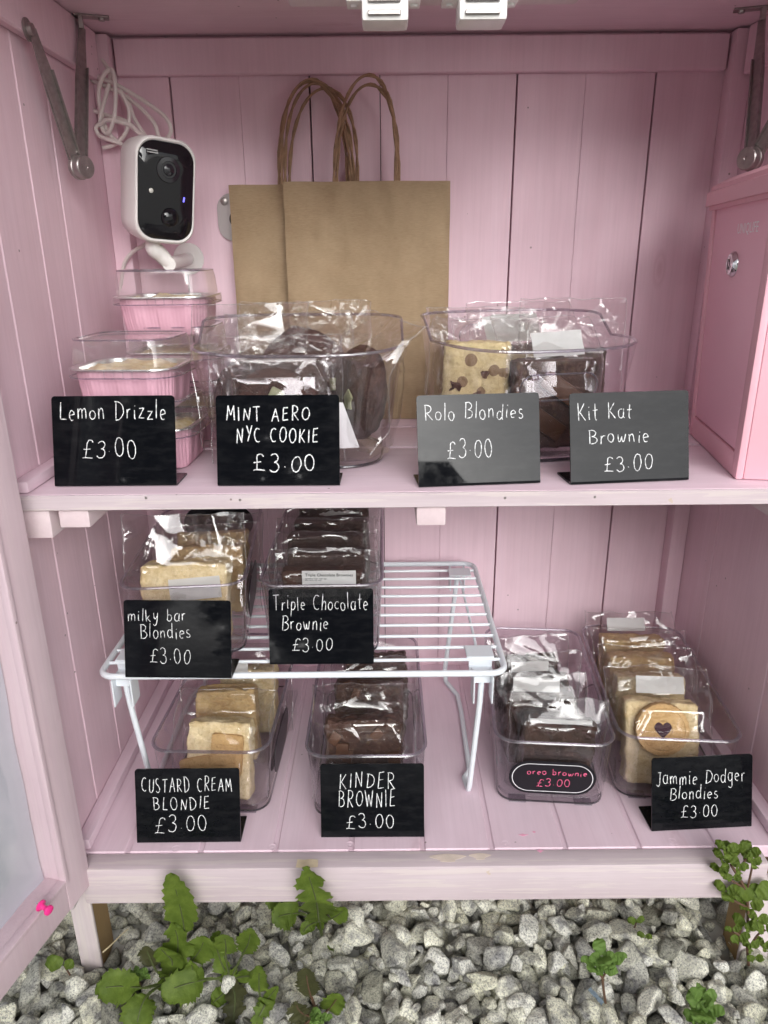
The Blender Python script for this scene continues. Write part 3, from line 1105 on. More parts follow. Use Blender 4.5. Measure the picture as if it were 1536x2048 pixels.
def price_sign(label, base_l, base_r, rect, lines, lean=15.2, col=None, seed=0, pen=0.00062, lift=0.0):
    """L-shaped black acrylic sign; base_l / base_r: the two front foot corners on the surface"""
    bl, br = Vector(base_l), Vector(base_r)
    mid = (bl + br) / 2
    yaw = math.atan2(br.y - bl.y, br.x - bl.x)
    root = thing('price_sign', label, 'price sign', (mid.x, mid.y, min(bl.z, br.z) + lift), (0, 0, yaw), 'black acrylic price signs')
    L = rad(lean)
    th = 0.0016
    bm = bmesh.new()
    r = 0.0028
    out = [(-SW / 2, 0.003), (SW / 2, 0.003)] + [(SW / 2 - r + r * math.cos(a), SH - r + r * math.sin(a)) for a in np.linspace(0, math.pi / 2, 6)] + [(-SW / 2 + r - r * math.sin(a), SH - r + r * math.cos(a)) for a in np.linspace(0, math.pi / 2, 6)]
    F = Matrix.Rotation(-L, 4, 'X')
    plate(bm, out, 0, th, F)
    # bend at the bottom and the foot running back
    prof = []
    for a in np.linspace(0, 1, 7):
        ang = L + a * (math.pi / 2 - L)
        prof.append(ang)
    path = [Vector((0, 0.003 * math.sin(L), 0.003 * math.cos(L))), Vector((0, 0.0006, 0.0010)), Vector((0, 0.003, 0.0002)), Vector((0, 0.034, 0.0002))]
    ins = [Vector((0, 0.003 * math.sin(L) + th * math.cos(L), 0.003 * math.cos(L) - th * math.sin(L) + .0003)), Vector((0, 0.0026, 0.0022)), Vector((0, 0.0040, 0.0018)), Vector((0, 0.034, 0.0018))]
    ll = [bm.verts.new(p + Vector((-SW / 2, 0, 0))) for p in path]
    lr = [bm.verts.new(p + Vector((SW / 2, 0, 0))) for p in path]
    il = [bm.verts.new(p + Vector((-SW / 2, 0, 0))) for p in ins]
    ir = [bm.verts.new(p + Vector((SW / 2, 0, 0))) for p in ins]
    for k in range(3):
        bm.faces.new((ll[k], lr[k], lr[k + 1], ll[k + 1]))
        bm.faces.new((il[k], il[k + 1], ir[k + 1], ir[k]))
        bm.faces.new((ll[k], ll[k + 1], il[k + 1], il[k]))
        bm.faces.new((lr[k], ir[k], ir[k + 1], lr[k + 1]))
    bm.faces.new((ll[3], lr[3], ir[3], il[3]))
    obj('board', bm, M_BLACK, root, angle=30)
    bm = bmesh.new()
    sx0, sy0, sx1, sy1 = rect
    for i, (txt, x0, x1, yt, yb) in enumerate(lines):
        fx = lambda u: -SW / 2 + SW * (u - sx0) / (sx1 - sx0)
        fz = lambda v: SH * (1 - (v - sy0) / (sy1 - sy0))
        write(bm, txt, fx(x0), fx(x1), fz(yb), fz(yt), F @ Matrix.Translation((0, -0.00012, 0)), pen, seed * 10 + i)
    obj('writing', bm, col or M_CHALK, root, angle=60)
    return root


def on(u, v, z):
    return at(u, v, Z=z)


price_sign('black sign handwritten Lemon Drizzle before the pink foil cake tubs', on(108, 975, ZS), on(355, 973, ZS), (101, 793, 356, 975),
           [('Lemon Drizzle', 117, 338, 805, 840), ('£3.00', 162, 275, 880, 917)], seed=1)
price_sign('black sign with two lines of capitals standing before the tub of dark cookies', on(435, 974, ZS), on(680, 973, ZS), (428, 792, 679, 974),
           [('MINT AERO', 449, 618, 815, 843), ('NYC COOKIE', 469, 635, 856, 885), ('£3.00', 503, 629, 908, 944)], seed=2, pen=0.00078)
price_sign('grey-reflecting black sign for blondies, next to the cookie tub on the upper shelf', on(838, 977, ZS), on(1081, 968, ZS), (837, 788, 1081, 974),
           [('Rolo Blondies', 853, 1048, 806, 838), ('£3.00', 895, 985, 876, 914)], seed=3, pen=0.0006)
price_sign('grey-reflecting black sign beside the pink cash box, three handwritten lines', on(1141, 972, ZS), on(1379, 962, ZS), (1141, 784, 1379, 968),
           [('Kit Kat', 1157, 1263, 806, 838), ('Brownie', 1178, 1298, 856, 885), ('£3.00', 1208, 1305, 910, 943)], seed=4, pen=0.0006)
ZR = -0.3715     # top of the rack wires
price_sign('black sign with thin slanting writing, leftmost on the white wire rack', on(251, 1357, ZR), on(463, 1359, ZR), (249, 1201, 463, 1358),
           [('milky bar', 257, 373, 1216, 1242), ('Blondies', 282, 382, 1248, 1276), ('£3.00', 300, 381, 1297, 1327)], seed=5, pen=0.00052)
price_sign('black sign handwritten Triple Chocolate Brownie on the white wire rack', on(541, 1331, ZR), on(746, 1330, ZR), (536, 1194, 746, 1332),
           [('Triple Chocolate', 545, 735, 1204, 1231), ('Brownie', 562, 655, 1242, 1268), ('£3.00', 582, 663, 1283, 1307)], seed=6, pen=0.00055)
price_sign('black sign with capitals BLONDIE standing before the blondie bin on the cabinet floor', on(276, 1688, ZF), on(480, 1686, ZF), (275, 1538, 480, 1687),
           [('CUSTARD CREAM', 288, 465, 1555, 1583), ('BLONDIE', 310, 420, 1594, 1618), ('£3.00', 311, 414, 1633, 1664)], seed=7, pen=0.00058)
price_sign('black sign with capitals BROWNIE standing before the brownie bin on the cabinet floor', on(645, 1677, ZF), on(846, 1676, ZF), (643, 1533, 846, 1677),
           [('KINDER', 680, 788, 1551, 1580), ('BROWNIE', 678, 789, 1584, 1615), ('£3.00', 693, 787, 1631, 1657)], seed=8, pen=0.00062)
price_sign('black sign turned slightly left in the front right corner of the cabinet floor', on(1306, 1665, ZF), on(1501, 1655, ZF), (1303, 1517, 1500, 1664),
           [('Jammie Dodger', 1311, 1485, 1541, 1570), ('Blondies', 1338, 1432, 1574, 1600), ('£3.00', 1360, 1432, 1613, 1637)], seed=9, pen=0.00055)

# ------------------------------------------------------------------ clear bins and tubs


def long_bin(label, cx, yf, zb, yaw, W=0.122, L=0.240, H=0.078, label_on=(), writing=None):
    """narrow clear storage bin; origin at the middle of its front bottom edge, running back along +y"""
    root = thing('storage_bin', label, 'storage bin', (cx, yf, zb), (0, 0, -rad(yaw)), 'clear narrow storage bins')
    hw, hd = W / 2, L / 2

    def lp(hwx, hdx, r, z, dy=0):
        return [Vector((x, y + hd + dy, z)) for x, y in rrect(hwx, hdx, r, 6)]
    t = 0.0022
    bm = bmesh.new()
    bw, bd = hw - 0.0055, hd - 0.005
    outer = [lp(bw - .004, bd - .004, .014, 0.0008), lp(bw - .0008, bd - .0008, .017, 0.0030), lp(bw, bd, .018, 0.006), lp(hw - .0022, hd - .0022, .020, H - .008), lp(hw - .0020, hd - .0020, .020, H - 0.001)]
    inner = [lp(hw - .0020 - t, hd - .0020 - t, .018, H - 0.001), lp(hw - .0022 - t, hd - .0022 - t, .018, H - .008), lp(bw - t, bd - t, .016, 0.007), lp(bw - t - .003, bd - t - .003, .013, 0.0035)]
    loft(bm, outer + inner, True, True)
    obj('bin_wall', bm, M_CLEAR, root, angle=40)
    bm = bmesh.new()
    tube(bm, lp(hw - .0020, hd - .0020, .020, H - .0006), 0.0019, 8, closed=True, flat=(Vector((0, 0, 1)), 0.75))
    obj('rim', bm, M_EDGE, root)
    bm = bmesh.new()
    tube(bm, lp(bw - .0016, bd - .0016, .0165, 0.0024), 0.0010, 6, closed=True)
    obj('base_edge', bm, M_EDGE_DARK, root)
    for sx in (-1, 1):
        x = sx * (bw - 0.022)
        bm = bmesh.new()
        box(bm, x - .009, x + .009, .006, .018, -0.0012, 0.0006, .0004)
        obj('foot_pad', bm, M_EDGE, root)
    for where in label_on:
        bm = bmesh.new()
        hwL, hhL = 0.0435, 0.0205
        r = hhL
        def oval(hx, hh, n=14):
            return [(hx - hh + hh * math.cos(a), hh * math.sin(a)) for a in np.linspace(-math.pi / 2, math.pi / 2, n)] + [(-hx + hh + hh * math.cos(a), hh * math.sin(a)) for a in np.linspace(math.pi / 2, 3 * math.pi / 2, n)]
        if where == 'front':
            M = Matrix.Translation((-0.001, 0.0022, 0.036)) @ Matrix.Rotation(rad(3), 4, 'X')
        elif where == 'right':
            M = Matrix.Translation((hw - 0.0016, 0.075, 0.040)) @ Matrix.Rotation(rad(90), 4, 'Z') @ Matrix.Rotation(rad(3), 4, 'X')
        else:
            M = Matrix.Translation((0.004, L - 0.0045, 0.057))
            hwL, hhL = 0.043, 0.022
        plate(bm, oval(hwL, hhL), 0, -0.0006, M)
        lb = obj('bin_label', bm, M_BLACK_MATT, root)
        if where == 'front':
            bm = bmesh.new()
            o1, o2 = oval(hwL - .0030, hhL - .0030, 20), oval(hwL - .0037, hhL - .0037, 20)
            A = [bm.verts.new(M @ Vector((x, -0.0008, z))) for x, z in o1]
            B = [bm.verts.new(M @ Vector((x, -0.0008, z))) for x, z in o2]
            for k in range(len(A)):
                bm.faces.new((A[k], A[(k + 1) % len(A)], B[(k + 1) % len(A)], B[k]))
            obj('white_outline', bm, M_WHITE_LINE, lb)
            bm = bmesh.new()
            K = 2 * hwL / 172.0
            Mt = M @ Matrix.Translation((0, -0.0007, 0))
            write(bm, 'oreo brownie', (1061 - 1111) * K, (1178 - 1111) * K, 0.0040, 0.0112, Mt, 0.00058, 71)
            write(bm, '£3.00', (1081 - 1111) * K, (1147 - 1111) * K, -0.0108, -0.0018, Mt, 0.00058, 72)
            obj('writing', bm, M_CHALK_PINK, lb, angle=60)
    return root


BINS = {
    'A': (-0.1765, 0.5925, ZF, 2.0),
    'B': (-0.0200, 0.5835, ZF, 0.0),
    'C': (0.1685, 0.6000, ZF, 5.0),
    'D': (0.2960, 0.6040, ZF, 5.0),
    'E': (-0.1940, 0.6240, ZR, -4.5),
    'F': (-0.0615, 0.6240, ZR, 0.0),
}
long_bin('clear bin of golden blondies on the cabinet floor under the left end of the rack', *BINS['A'], label_on=('right',))
long_bin('clear bin of dark chunky brownies on the cabinet floor under the middle of the rack', *BINS['B'])
long_bin('clear bin with a black oval label handwritten in pink on its front', *BINS['C'], label_on=('front',))
long_bin('clear bin of blondies topped with jam biscuits by the right wall', *BINS['D'], W=0.126)
long_bin('clear bin of blondies with a large black label inside its back end, on the rack', *BINS['E'], label_on=('back', 'right'))
long_bin('clear bin tightly filed with chocolate brownies on the white wire rack', *BINS['F'])


def scoop_tub(label, cx, cy, yaw, HW=0.0865, HD=0.082, h_lo=0.101, h_hi=0.123, handle=True):
    """flared clear tub with a higher back and handle slots"""
    root = thing('clear_tub', label, 'tub', (cx, cy, ZS), (0, 0, rad(yaw)), 'clear flared tubs')

    def outline(t, inset=0.0):
        k = 0.80 + 0.20 * t ** 0.8
        hw, hd = HW * k - inset, HD * k - inset
        out = []
        n = 56
        for i in range(n):
            a = 2 * math.pi * i / n
            # superellipse
            ca, sa = math.cos(a), math.sin(a)
            e = 2 / 3.4
            out.append((hw * abs(ca) ** e * (1 if ca >= 0 else -1), hd * abs(sa) ** e * (1 if sa >= 0 else -1)))
        return out

    def top(y):
        s = (y / HD + 0.10) / 0.45
        s = max(0, min(1, s))
        s = s * s * (3 - 2 * s)
        sag = 0.0
        return h_lo + (h_hi - h_lo) * s

    def loop(t, inset=0.0, z_add=0.0):
        res = []
        for x, y in outline(t, inset):
            zt = top(y) + 0.004 * (abs(x) / HW) ** 3 * (1 if y < 0 else 0)
            res.append(Vector((x, y, 0.002 + (zt - 0.002) * t + z_add)))
        return res
    bm = bmesh.new()
    th = 0.0022
    lo = [loop(0, .004, -0.0012), loop(0, 0), loop(.15), loop(.35), loop(.6), loop(.85), loop(1.0)]
    li = [loop(1.0, th), loop(.85, th), loop(.6, th), loop(.35, th), loop(.15, th), loop(0.02, th + .001, .002)]
    loft(bm, lo + li, True, True)
    obj('tub_wall', bm, M_CLEAR, root, angle=50)
    bm = bmesh.new()
    tube(bm, loop(1.0, th / 2), 0.0014, 7, closed=True)
    obj('rim', bm, M_EDGE, root)
    bm = bmesh.new()
    tube(bm, loop(0.0, 0.0015), 0.0013, 7, closed=True)
    obj('base_edge', bm, M_EDGE_DARK, root)
    if handle:
        for yb, z in ((-1, 0.070), (1, 0.098)):
            bm = bmesh.new()
            hx, hh = 0.036, 0.0115
            pts = []
            for a in np.linspace(-90, 90, 9):
                pts.append((hx - hh + hh * math.cos(rad(a)), z + hh * math.sin(rad(a))))
            for a in np.linspace(90, 270, 9):
                pts.append((-hx + hh + hh * math.cos(rad(a)), z + hh * math.sin(rad(a))))
            P = []
            for x, zz in pts:
                tt = zz / (h_lo if yb < 0 else h_hi)
                k = 0.80 + 0.20 * tt ** 0.8
                hw, hd = HW * k, HD * k
                y = hd * (1 - (abs(x) / hw) ** 3.4) ** (1 / 3.4)
                P.append(Vector((x, yb * (y - 0.001), zz)))
            tube(bm, P, 0.0009, 6, closed=True)
            obj('handle_slot', bm, M_EDGE, root)
    return root


scoop_tub('clear flared tub of cellophane-wrapped dark cookies in the middle of the upper shelf', -0.0745, 0.6760, 0, HW=0.094, HD=0.078, handle=False)
scoop_tub('clear flared tub holding blondies and brownies beside the cash box', 0.1335, 0.7000, 13, HW=0.092, HD=0.086)

# ------------------------------------------------------------------ wire rack
def build_rack():
    zr = ZR - 0.0022
    x0, x1, y0, y1 = -0.2725, 0.1145, 0.598, 0.858
    root = thing('wire_rack', 'white coated wire shelf rack on folding legs on the cabinet floor', 'wire rack', (-0.08, 0.72, ZF))

    def wp(name, bm, mat=M_WIRE, parent=None, **k):
        o = obj(name, bm, mat, parent or root, **k)
        if parent is None:
            o.location = -root.location
        return o
    bm = bmesh.new()
    fr = [Vector((x, y, zr)) for x, y in [(a + (x0 + x1) / 2, b + (y0 + y1) / 2) for a, b in rrect((x1 - x0) / 2, (y1 - y0) / 2, 0.014, 6)]]
    tube(bm, fr, 0.0031, 10, closed=True)
    wp('frame', bm)
    n = 10
    for i in range(1, n + 1):
        y = y0 + (y1 - y0) * i / (n + 1)
        bm = bmesh.new()
        tube(bm, [(x0 + 0.001, y, zr + 0.0008), (x1 - 0.001, y, zr + 0.0008)], 0.0017, 8)
        wp('cross_wire', bm)
    xm = (x0 + x1) / 2
    for sgn, X in ((-1, x0 + 0.0215), (1, x1 - 0.0215)):
        bm = bmesh.new()   # long wire under the cross wires, tying the two clips
        tube(bm, smooth_path([(X, y0 + .050, zr - .010), (X, y0 + .062, zr - .004), (X, y0 + .09, zr - .0025), (X, y1 - .05, zr - .0025), (X, y1 - .02, zr - .008)], 4), 0.0015, 8)
        wp('tie_wire', bm)
        for yc, fy in ((y0 + 0.022, 1), (y1 - 0.022, -1)):
            bm = bmesh.new()
            # bent clip plate: top flap over two cross wires, cheeks hanging below the rail
            w = 0.0135
            ya, yb = sorted((yc + fy * 0.024, yc + fy * 0.001))
            box(bm, X - w, X + w, ya, yb, zr + 0.0026, zr + 0.0040, 0.0005, 1)
            ya, yb = sorted((yc + fy * 0.001, yc - fy * 0.012))
            box(bm, X - w * .85, X + w * .85, ya, yb, zr - 0.0075, zr - 0.0062, 0.0005, 1)
            ya, yb = sorted((yc + fy * 0.0018, yc + fy * 0.0004))
            box(bm, X - w * .85, X + w * .85, ya, yb, zr - 0.0064, zr + 0.0028, 0.0003, 1)
            ylo, yhi = sorted((yc - fy * 0.026, yc - fy * 0.006))
            for s in (-1, 1):
                box(bm, X + s * 0.0088 - 0.0008, X + s * 0.0088 + 0.0008, ylo, yhi, zr - 0.032, zr - 0.003, 0.0007)
            box(bm, X - 0.008, X + 0.008, (ylo + yhi) / 2 - 0.001, (ylo + yhi) / 2 + 0.001, zr - 0.014, zr - 0.004, 0.0003)
            wp('clip', bm)
        # U-shaped folding leg
        fx = X - sgn * 0.006
        yA = y0 + 0.006
        pts = [(X, yA + .002, zr - 0.006), (X - sgn * .001, yA + .004, zr - 0.04), (fx, yA + 0.019, ZF + 0.010), (fx - sgn * .0005, yA + 0.0215, ZF + 0.0032),
               (fx - sgn * .003, yA + 0.040, ZF + 0.0030), (fx + sgn * .004, yA + 0.052, ZF + 0.0032), (fx + sgn * .006, y1 - 0.095, ZF + 0.0034), (fx + sgn * .005, y1 - 0.060, ZF + 0.004),
               (fx - sgn * .008, y1 - 0.034, ZF + 0.008), (fx - sgn * .009, y1 - 0.027, ZF + 0.020), (X - sgn * .004, y1 - 0.014, zr - 0.05), (X, y1 - 0.012, zr - 0.010)]
        bm = bmesh.new()
        path = []
        for a, b in zip(pts, pts[1:]):
            a, b = Vector(a), Vector(b)
            path += [a.lerp(b, 0.06), a.lerp(b, 0.16), a.lerp(b, 0.5), a.lerp(b, 0.84), a.lerp(b, 0.94)]
        tube(bm, path, 0.0029, 10)
        wp('leg', bm)


build_rack()

# ------------------------------------------------------------------ food in cellophane bags


def slab(w, d, h, seed, amp=0.0012, rr=0.0034, res=28):
    """rounded, bumpy baked slab standing on its edge: w across, d thick, h tall, bottom at z=0"""
    bm = bmesh.new()
    bmesh.ops.create_cube(bm, size=1.0)
    bmesh.ops.subdivide_edges(bm, edges=bm.edges[:], cuts=res, use_grid_fill=True)
    for v in bm.verts:
        p = Vector((v.co.x * w, v.co.y * d, v.co.z * h))
        q = Vector((max(-w / 2 + rr, min(w / 2 - rr, p.x)), max(-d / 2 + rr, min(d / 2 - rr, p.y)), max(-h / 2 + rr, min(h / 2 - rr, p.z))))
        n = p - q
        if n.length > 1e-9:
            p = q + n.normalized() * min(rr, max(abs(n.x), abs(n.y), abs(n.z)) * 1.0 if False else rr)
        k = p * 55 + Vector((seed * 7.7, seed * 1.3, 0))
        a = noise.fractal(k * 1.5, 0.75, 2.2, 5) * amp * 1.7 + noise.noise(p * 20 + Vector((seed, 0, 0))) * amp * 1.5 - max(0, abs(noise.noise(k * .8)) * -6 + .5) * amp * 1.6
        dirn = n.normalized() if n.length > 1e-9 else Vector((0, -1 if p.y < 0 else 1, 0))
        v.co = p + dirn * a + Vector((0, 0, h / 2))
    return bm


def wrapper(W, H, D, fw, fh, seed, top_lean=0.0, amp=1.0, fpad=0.0):
    """cellophane pillow bag round a slab fw x fh; front sheet, back sheet, pinched edges, free top"""
    bm = bmesh.new()
    nx, nz = 54, 62
    s = Vector((seed * 5.31, seed * 2.17, seed * 0.7))

    rgw = random.Random(seed * 13 + 5)
    folds = {}
    for sd in (-1, 0, 1):
        fl = []
        for k in range(11):
            # creases start near the slab's top corners, the bag's side seams or anywhere on the free top
            r = rgw.random()
            if r < .45:
                px, pz = rgw.choice((-1, 1)) * fw * .48, fh * rgw.uniform(.85, 1.02)
                a = rgw.uniform(0, math.pi)
            elif r < .75:
                px, pz = rgw.choice((-1, 1)) * rgw.uniform(fw * .45, W * .5), rgw.uniform(0, fh)
                a = math.pi / 2 + rgw.uniform(-.55, .55)
            else:
                px, pz = rgw.uniform(-W * .5, W * .5), rgw.uniform(fh, H)
                a = rgw.choice((0, math.pi)) + rgw.uniform(-.6, .6)
            fl.append((px, pz, math.cos(a), math.sin(a), rgw.uniform(.030, .090), rgw.uniform(.0026, .0060), rgw.uniform(.5, 1.3) * rgw.choice((1, 1, -1))))
        folds[sd] = fl

    CX, CZ = 4, 5
    hts = {sd: [[rgw.gauss(0, 1) for _ in range(CX + 2)] for _ in range(CZ + 2)] for sd in (-1, 0, 1)}
    dgs = [[rgw.random() < .5 for _ in range(CX + 1)] for _ in range(CZ + 1)]

    def facet(x, z, side):
        # crumpled film: flat facets that meet in sharp creases
        wx = x + noise.noise(Vector((x * 14, z * 14, 1)) + s) * .014
        wz = z + noise.noise(Vector((x * 14, z * 14, 7)) + s) * .014
        gx = max(0, min(CX - .001, (wx / W + .5) * CX))
        gz = max(0, min(CZ - .001, wz / H * CZ))
        i0, j0 = int(gx), int(gz)
        u, v = gx - i0, gz - j0
        h = hts[side]
        a, b, c, d = h[j0][i0], h[j0][i0 + 1], h[j0 + 1][i0 + 1], h[j0 + 1][i0]
        if dgs[j0][i0]:
            return a + (b - a) * u + (c - b) * v if u > v else a + (c - d) * u + (d - a) * v
        return a + (b - a) * u + (d - a) * v if u + v < 1 else c + (d - c) * (1 - u) + (b - c) * (1 - v)

    def crump(x, z, side, flat=1.0):
        v = (facet(x, z, side) * .0030 + noise.noise(Vector((x * 60, z * 16, side * 3)) + s) * .0006) * flat
        for px, pz, ca, sa, ln, wd, h in folds[side]:
            dx, dz = x - px, z - pz
            al = dx * ca + dz * sa
            if -.012 < al < ln:
                d = abs(-dx * sa + dz * ca)
                k = 1 - d / wd
                if k > 0:
                    v += h * .0017 * k * min(1, (al + .012) / .012) * (1 - max(0, al) / ln) ** .5
        return v * amp

    def thick(x, z):
        ex = max(0, abs(x) - fw * .46) / max(1e-6, W / 2 - fw * .46)
        ez = max(0, z - fh * .96) / max(1e-6, H - fh * .96)
        e = min(1, ex)
        k = (1 - e * e) * (1 - min(1, ez) ** 0.9)
        if z < 0.004:
            k *= 0.8
        return 0.0006 + D / 2 * k + 0.0007
    grids = []
    for side in (-1, 1):
        g = []
        for j in range(nz + 1):
            z = H * j / nz
            row = []
            for i in range(nx + 1):
                x = -W / 2 + W * i / nx
                inside = abs(x) < fw / 2 and z < fh
                c = crump(x, z, side, .42 if inside else 1.0)
                free = 0.0 if not inside else 0.75
                y = side * (thick(x, z) * (1 + (fpad / (D / 2) if side < 0 else 0)) + (max(c + .0008, 0) * 0.95 if inside else 0)) + (0 if inside else c * (0.5 + 0.9 * min(1, max(0, z - fh) / 0.03)))
                if i in (0, nx):
                    y = crump(x, z, 0) * 0.7
                zz = z
                u = max(0, z - fh * 0.97)
                y += top_lean * u * (0.55 + 0.8 * u / max(.01, H - fh)) + math.sin(x * 38 + seed) * u * 0.10
                zz -= abs(top_lean) * u * 0.18
                if j == nz:
                    zz += noise.noise(Vector((x * 60, seed, 2))) * 0.002
                xx = x * (1 - 0.05 * (noise.noise(Vector((z * 30, seed, 4))) + .4)) + noise.noise(Vector((x * 30, z * 30, seed))) * 0.0012
                row.append(bm.verts.new((xx, y, zz)))
            g.append(row)
        grids.append(g)
    for g in grids:
        for j in range(nz):
            for i in range(nx):
                bm.faces.new((g[j][i], g[j][i + 1], g[j + 1][i + 1], g[j + 1][i]))
    a, b = grids
    for j in range(nz):
        for i in (0, nx):
            bm.faces.new((a[j][i], a[j + 1][i], b[j + 1][i], b[j][i]))
    for i in range(nx):
        bm.faces.new((a[0][i], a[0][i + 1], b[0][i + 1], b[0][i]))
    bmesh.ops.triangulate(bm, faces=bm.faces[:])
    edge = [a[nz][i].co.copy() for i in range(nx + 1)]
    lft = [a[j][0].co.copy() for j in range(nz + 1)]
    rgt = [a[j][nx].co.copy() for j in range(nz, -1, -1)]
    return bm, lft + edge[1:] + rgt[1:]


FONT = None


def small_print(text, size, M, mat, parent, name='print'):
    """built-in sans lettering turned into a mesh, lying on the y=0 plane of M"""
    cu = bpy.data.curves.new(name, 'FONT')
    cu.body = text
    cu.size = size
    cu.extrude = 0.00004
    cu.resolution_u = 2
    o = bpy.data.objects.new(name, cu)
    COL.objects.link(o)
    dg = bpy.context.evaluated_depsgraph_get()
    me = bpy.data.meshes.new_from_object(o.evaluated_get(dg))
    COL.objects.unlink(o)
    bpy.data.objects.remove(o)
    me.transform(M @ Matrix.Rotation(rad(90), 4, 'X'))
    me.materials.clear()
    me.materials.append(mat)
    r = bpy.data.objects.new(name, me)
    COL.objects.link(r)
    r.parent = parent
    return r


def bagged(kind, label, cat, base, yaw=0, lean=0, W=0.104, H=0.112, fw=0.072, fd=0.026, fh=0.074, mat=None, seed=0, top_lean=0.3, sticker=None,
           text=None, extra=None, group=None, roll=0, amp=1.0, part_name=None, bump=0.0012, fpad=0.0):
    """base = middle of the bottom edge; lean > 0 tips the top backwards (deg)"""
    root = thing(kind, label, cat, base, (0, 0, 0), group)
    root.rotation_euler = (Matrix.Rotation(rad(yaw), 3, 'Z') @ Matrix.Rotation(-rad(lean), 3, 'X') @ Matrix.Rotation(rad(roll), 3, 'Y')).to_euler()
    bm = slab(fw, fd, fh, seed + 1, bump)
    food = obj(part_name or kind.split('_')[-1], bm, mat or M_BROWNIE, root, loc=(0, 0, 0.003))
    if extra:
        extra(food, fw, fd, fh)
    bm, seam = wrapper(W, H, fd + 0.004, fw, fh + 0.004, seed, top_lean, amp, fpad)
    wr = obj('wrapper', bm, M_CELLO, root, angle=24)
    bm = bmesh.new()
    tube(bm, seam, 0.00038, 5)
    obj('seam', bm, M_SEAM, wr)
    if sticker:
        sx, sz, sw, sh, tilt, sy = sticker
        bm = bmesh.new()
        M = Matrix.Translation((sx, sy, sz)) @ Matrix.Rotation(rad(tilt), 4, 'X') @ Matrix.Rotation(rad(random.uniform(-4, 4)), 4, 'Y')
        nx = 10
        rows = []
        for j in range(5):
            rows.append([bm.verts.new(M @ Vector((-sw / 2 + sw * i / nx, 0.0012 * noise.noise(Vector((i * .5, j * .6, seed))), -sh / 2 + sh * j / 4))) for i in range(nx + 1)])
        for j in range(4):
            for i in range(nx):
                bm.faces.new((rows[j][i], rows[j][i + 1], rows[j + 1][i + 1], rows[j + 1][i]))
        bmesh.ops.solidify(bm, geom=bm.faces[:], thickness=0.00025)
        st = obj('sticker', bm, M_STICKER, root)
        if text:
            small_print(text, sh * 0.30, M @ Matrix.Translation((-sw * .44, -0.0016, sh * .12)), M_INK, st)
            small_print('Ingredients: butter, sugar, eggs,\nflour, cocoa, milk, soya', sh * 0.12, M @ Matrix.Translation((-sw * .44, -0.0016, -sh * .08)), M_INK, st)
    return root


def bin_spot(key, y_in, x_off=0.0, up=0.004):
    cx, yf, zb, yaw = BINS[key]
    a = -rad(yaw)
    return (cx + x_off * math.cos(a) - y_in * math.sin(a), yf + x_off * math.sin(a) + y_in * math.cos(a), zb + up)


def chunks(mat, n, seed, big=0.008):
    def f(food, fw, fd, fh):
        rg = random.Random(seed)
        for i in range(n):
            x, z = rg.uniform(-.40, .40) * fw, rg.uniform(.15, .88) * fh
            s = big * rg.uniform(.6, 1.1)
            M = Matrix.Translation((x, -fd / 2 - 0.0008, z)) @ Matrix.Rotation(rg.uniform(0, 3), 4, 'Y') @ Matrix.Rotation(rg.uniform(-.35, .35), 4, 'X')
            bm = bmesh.new()
            box(bm, -s, s, -0.0022, 0.003, -s * .8, s * .8, 0.0016, 2, M=M)
            for v in bm.verts:
                v.co += Vector((0, 1, 0)) * 0.0008 * noise.noise(v.co * 150)
            obj('chocolate_chunk', bm, mat, food)
    return f


def custard_biscuits(food, fw, fd, fh):
    for x, z, a in ((0.010, 0.046, 4), (-0.019, 0.022, -12)):
        bm = bmesh.new()
        M = Matrix.Translation((x, -fd / 2 - 0.001, z)) @ Matrix.Rotation(rad(a), 4, 'Y')
        out = rrect(0.0165, 0.021, 0.003, 4)
        plate(bm, out, 0.003, -0.0035, M)
        bmesh.ops.bevel(bm, geom=bm.edges[:], offset=0.0008, segments=2, affect='EDGES')
        for k in (-1, 0, 1):
            box(bm, -0.011, 0.011, -0.0046, -0.003, k * .009 - .0018, k * .009 + .0018, 0.0008, M=M)
        obj('biscuit', bm, M_BISCUIT, food)


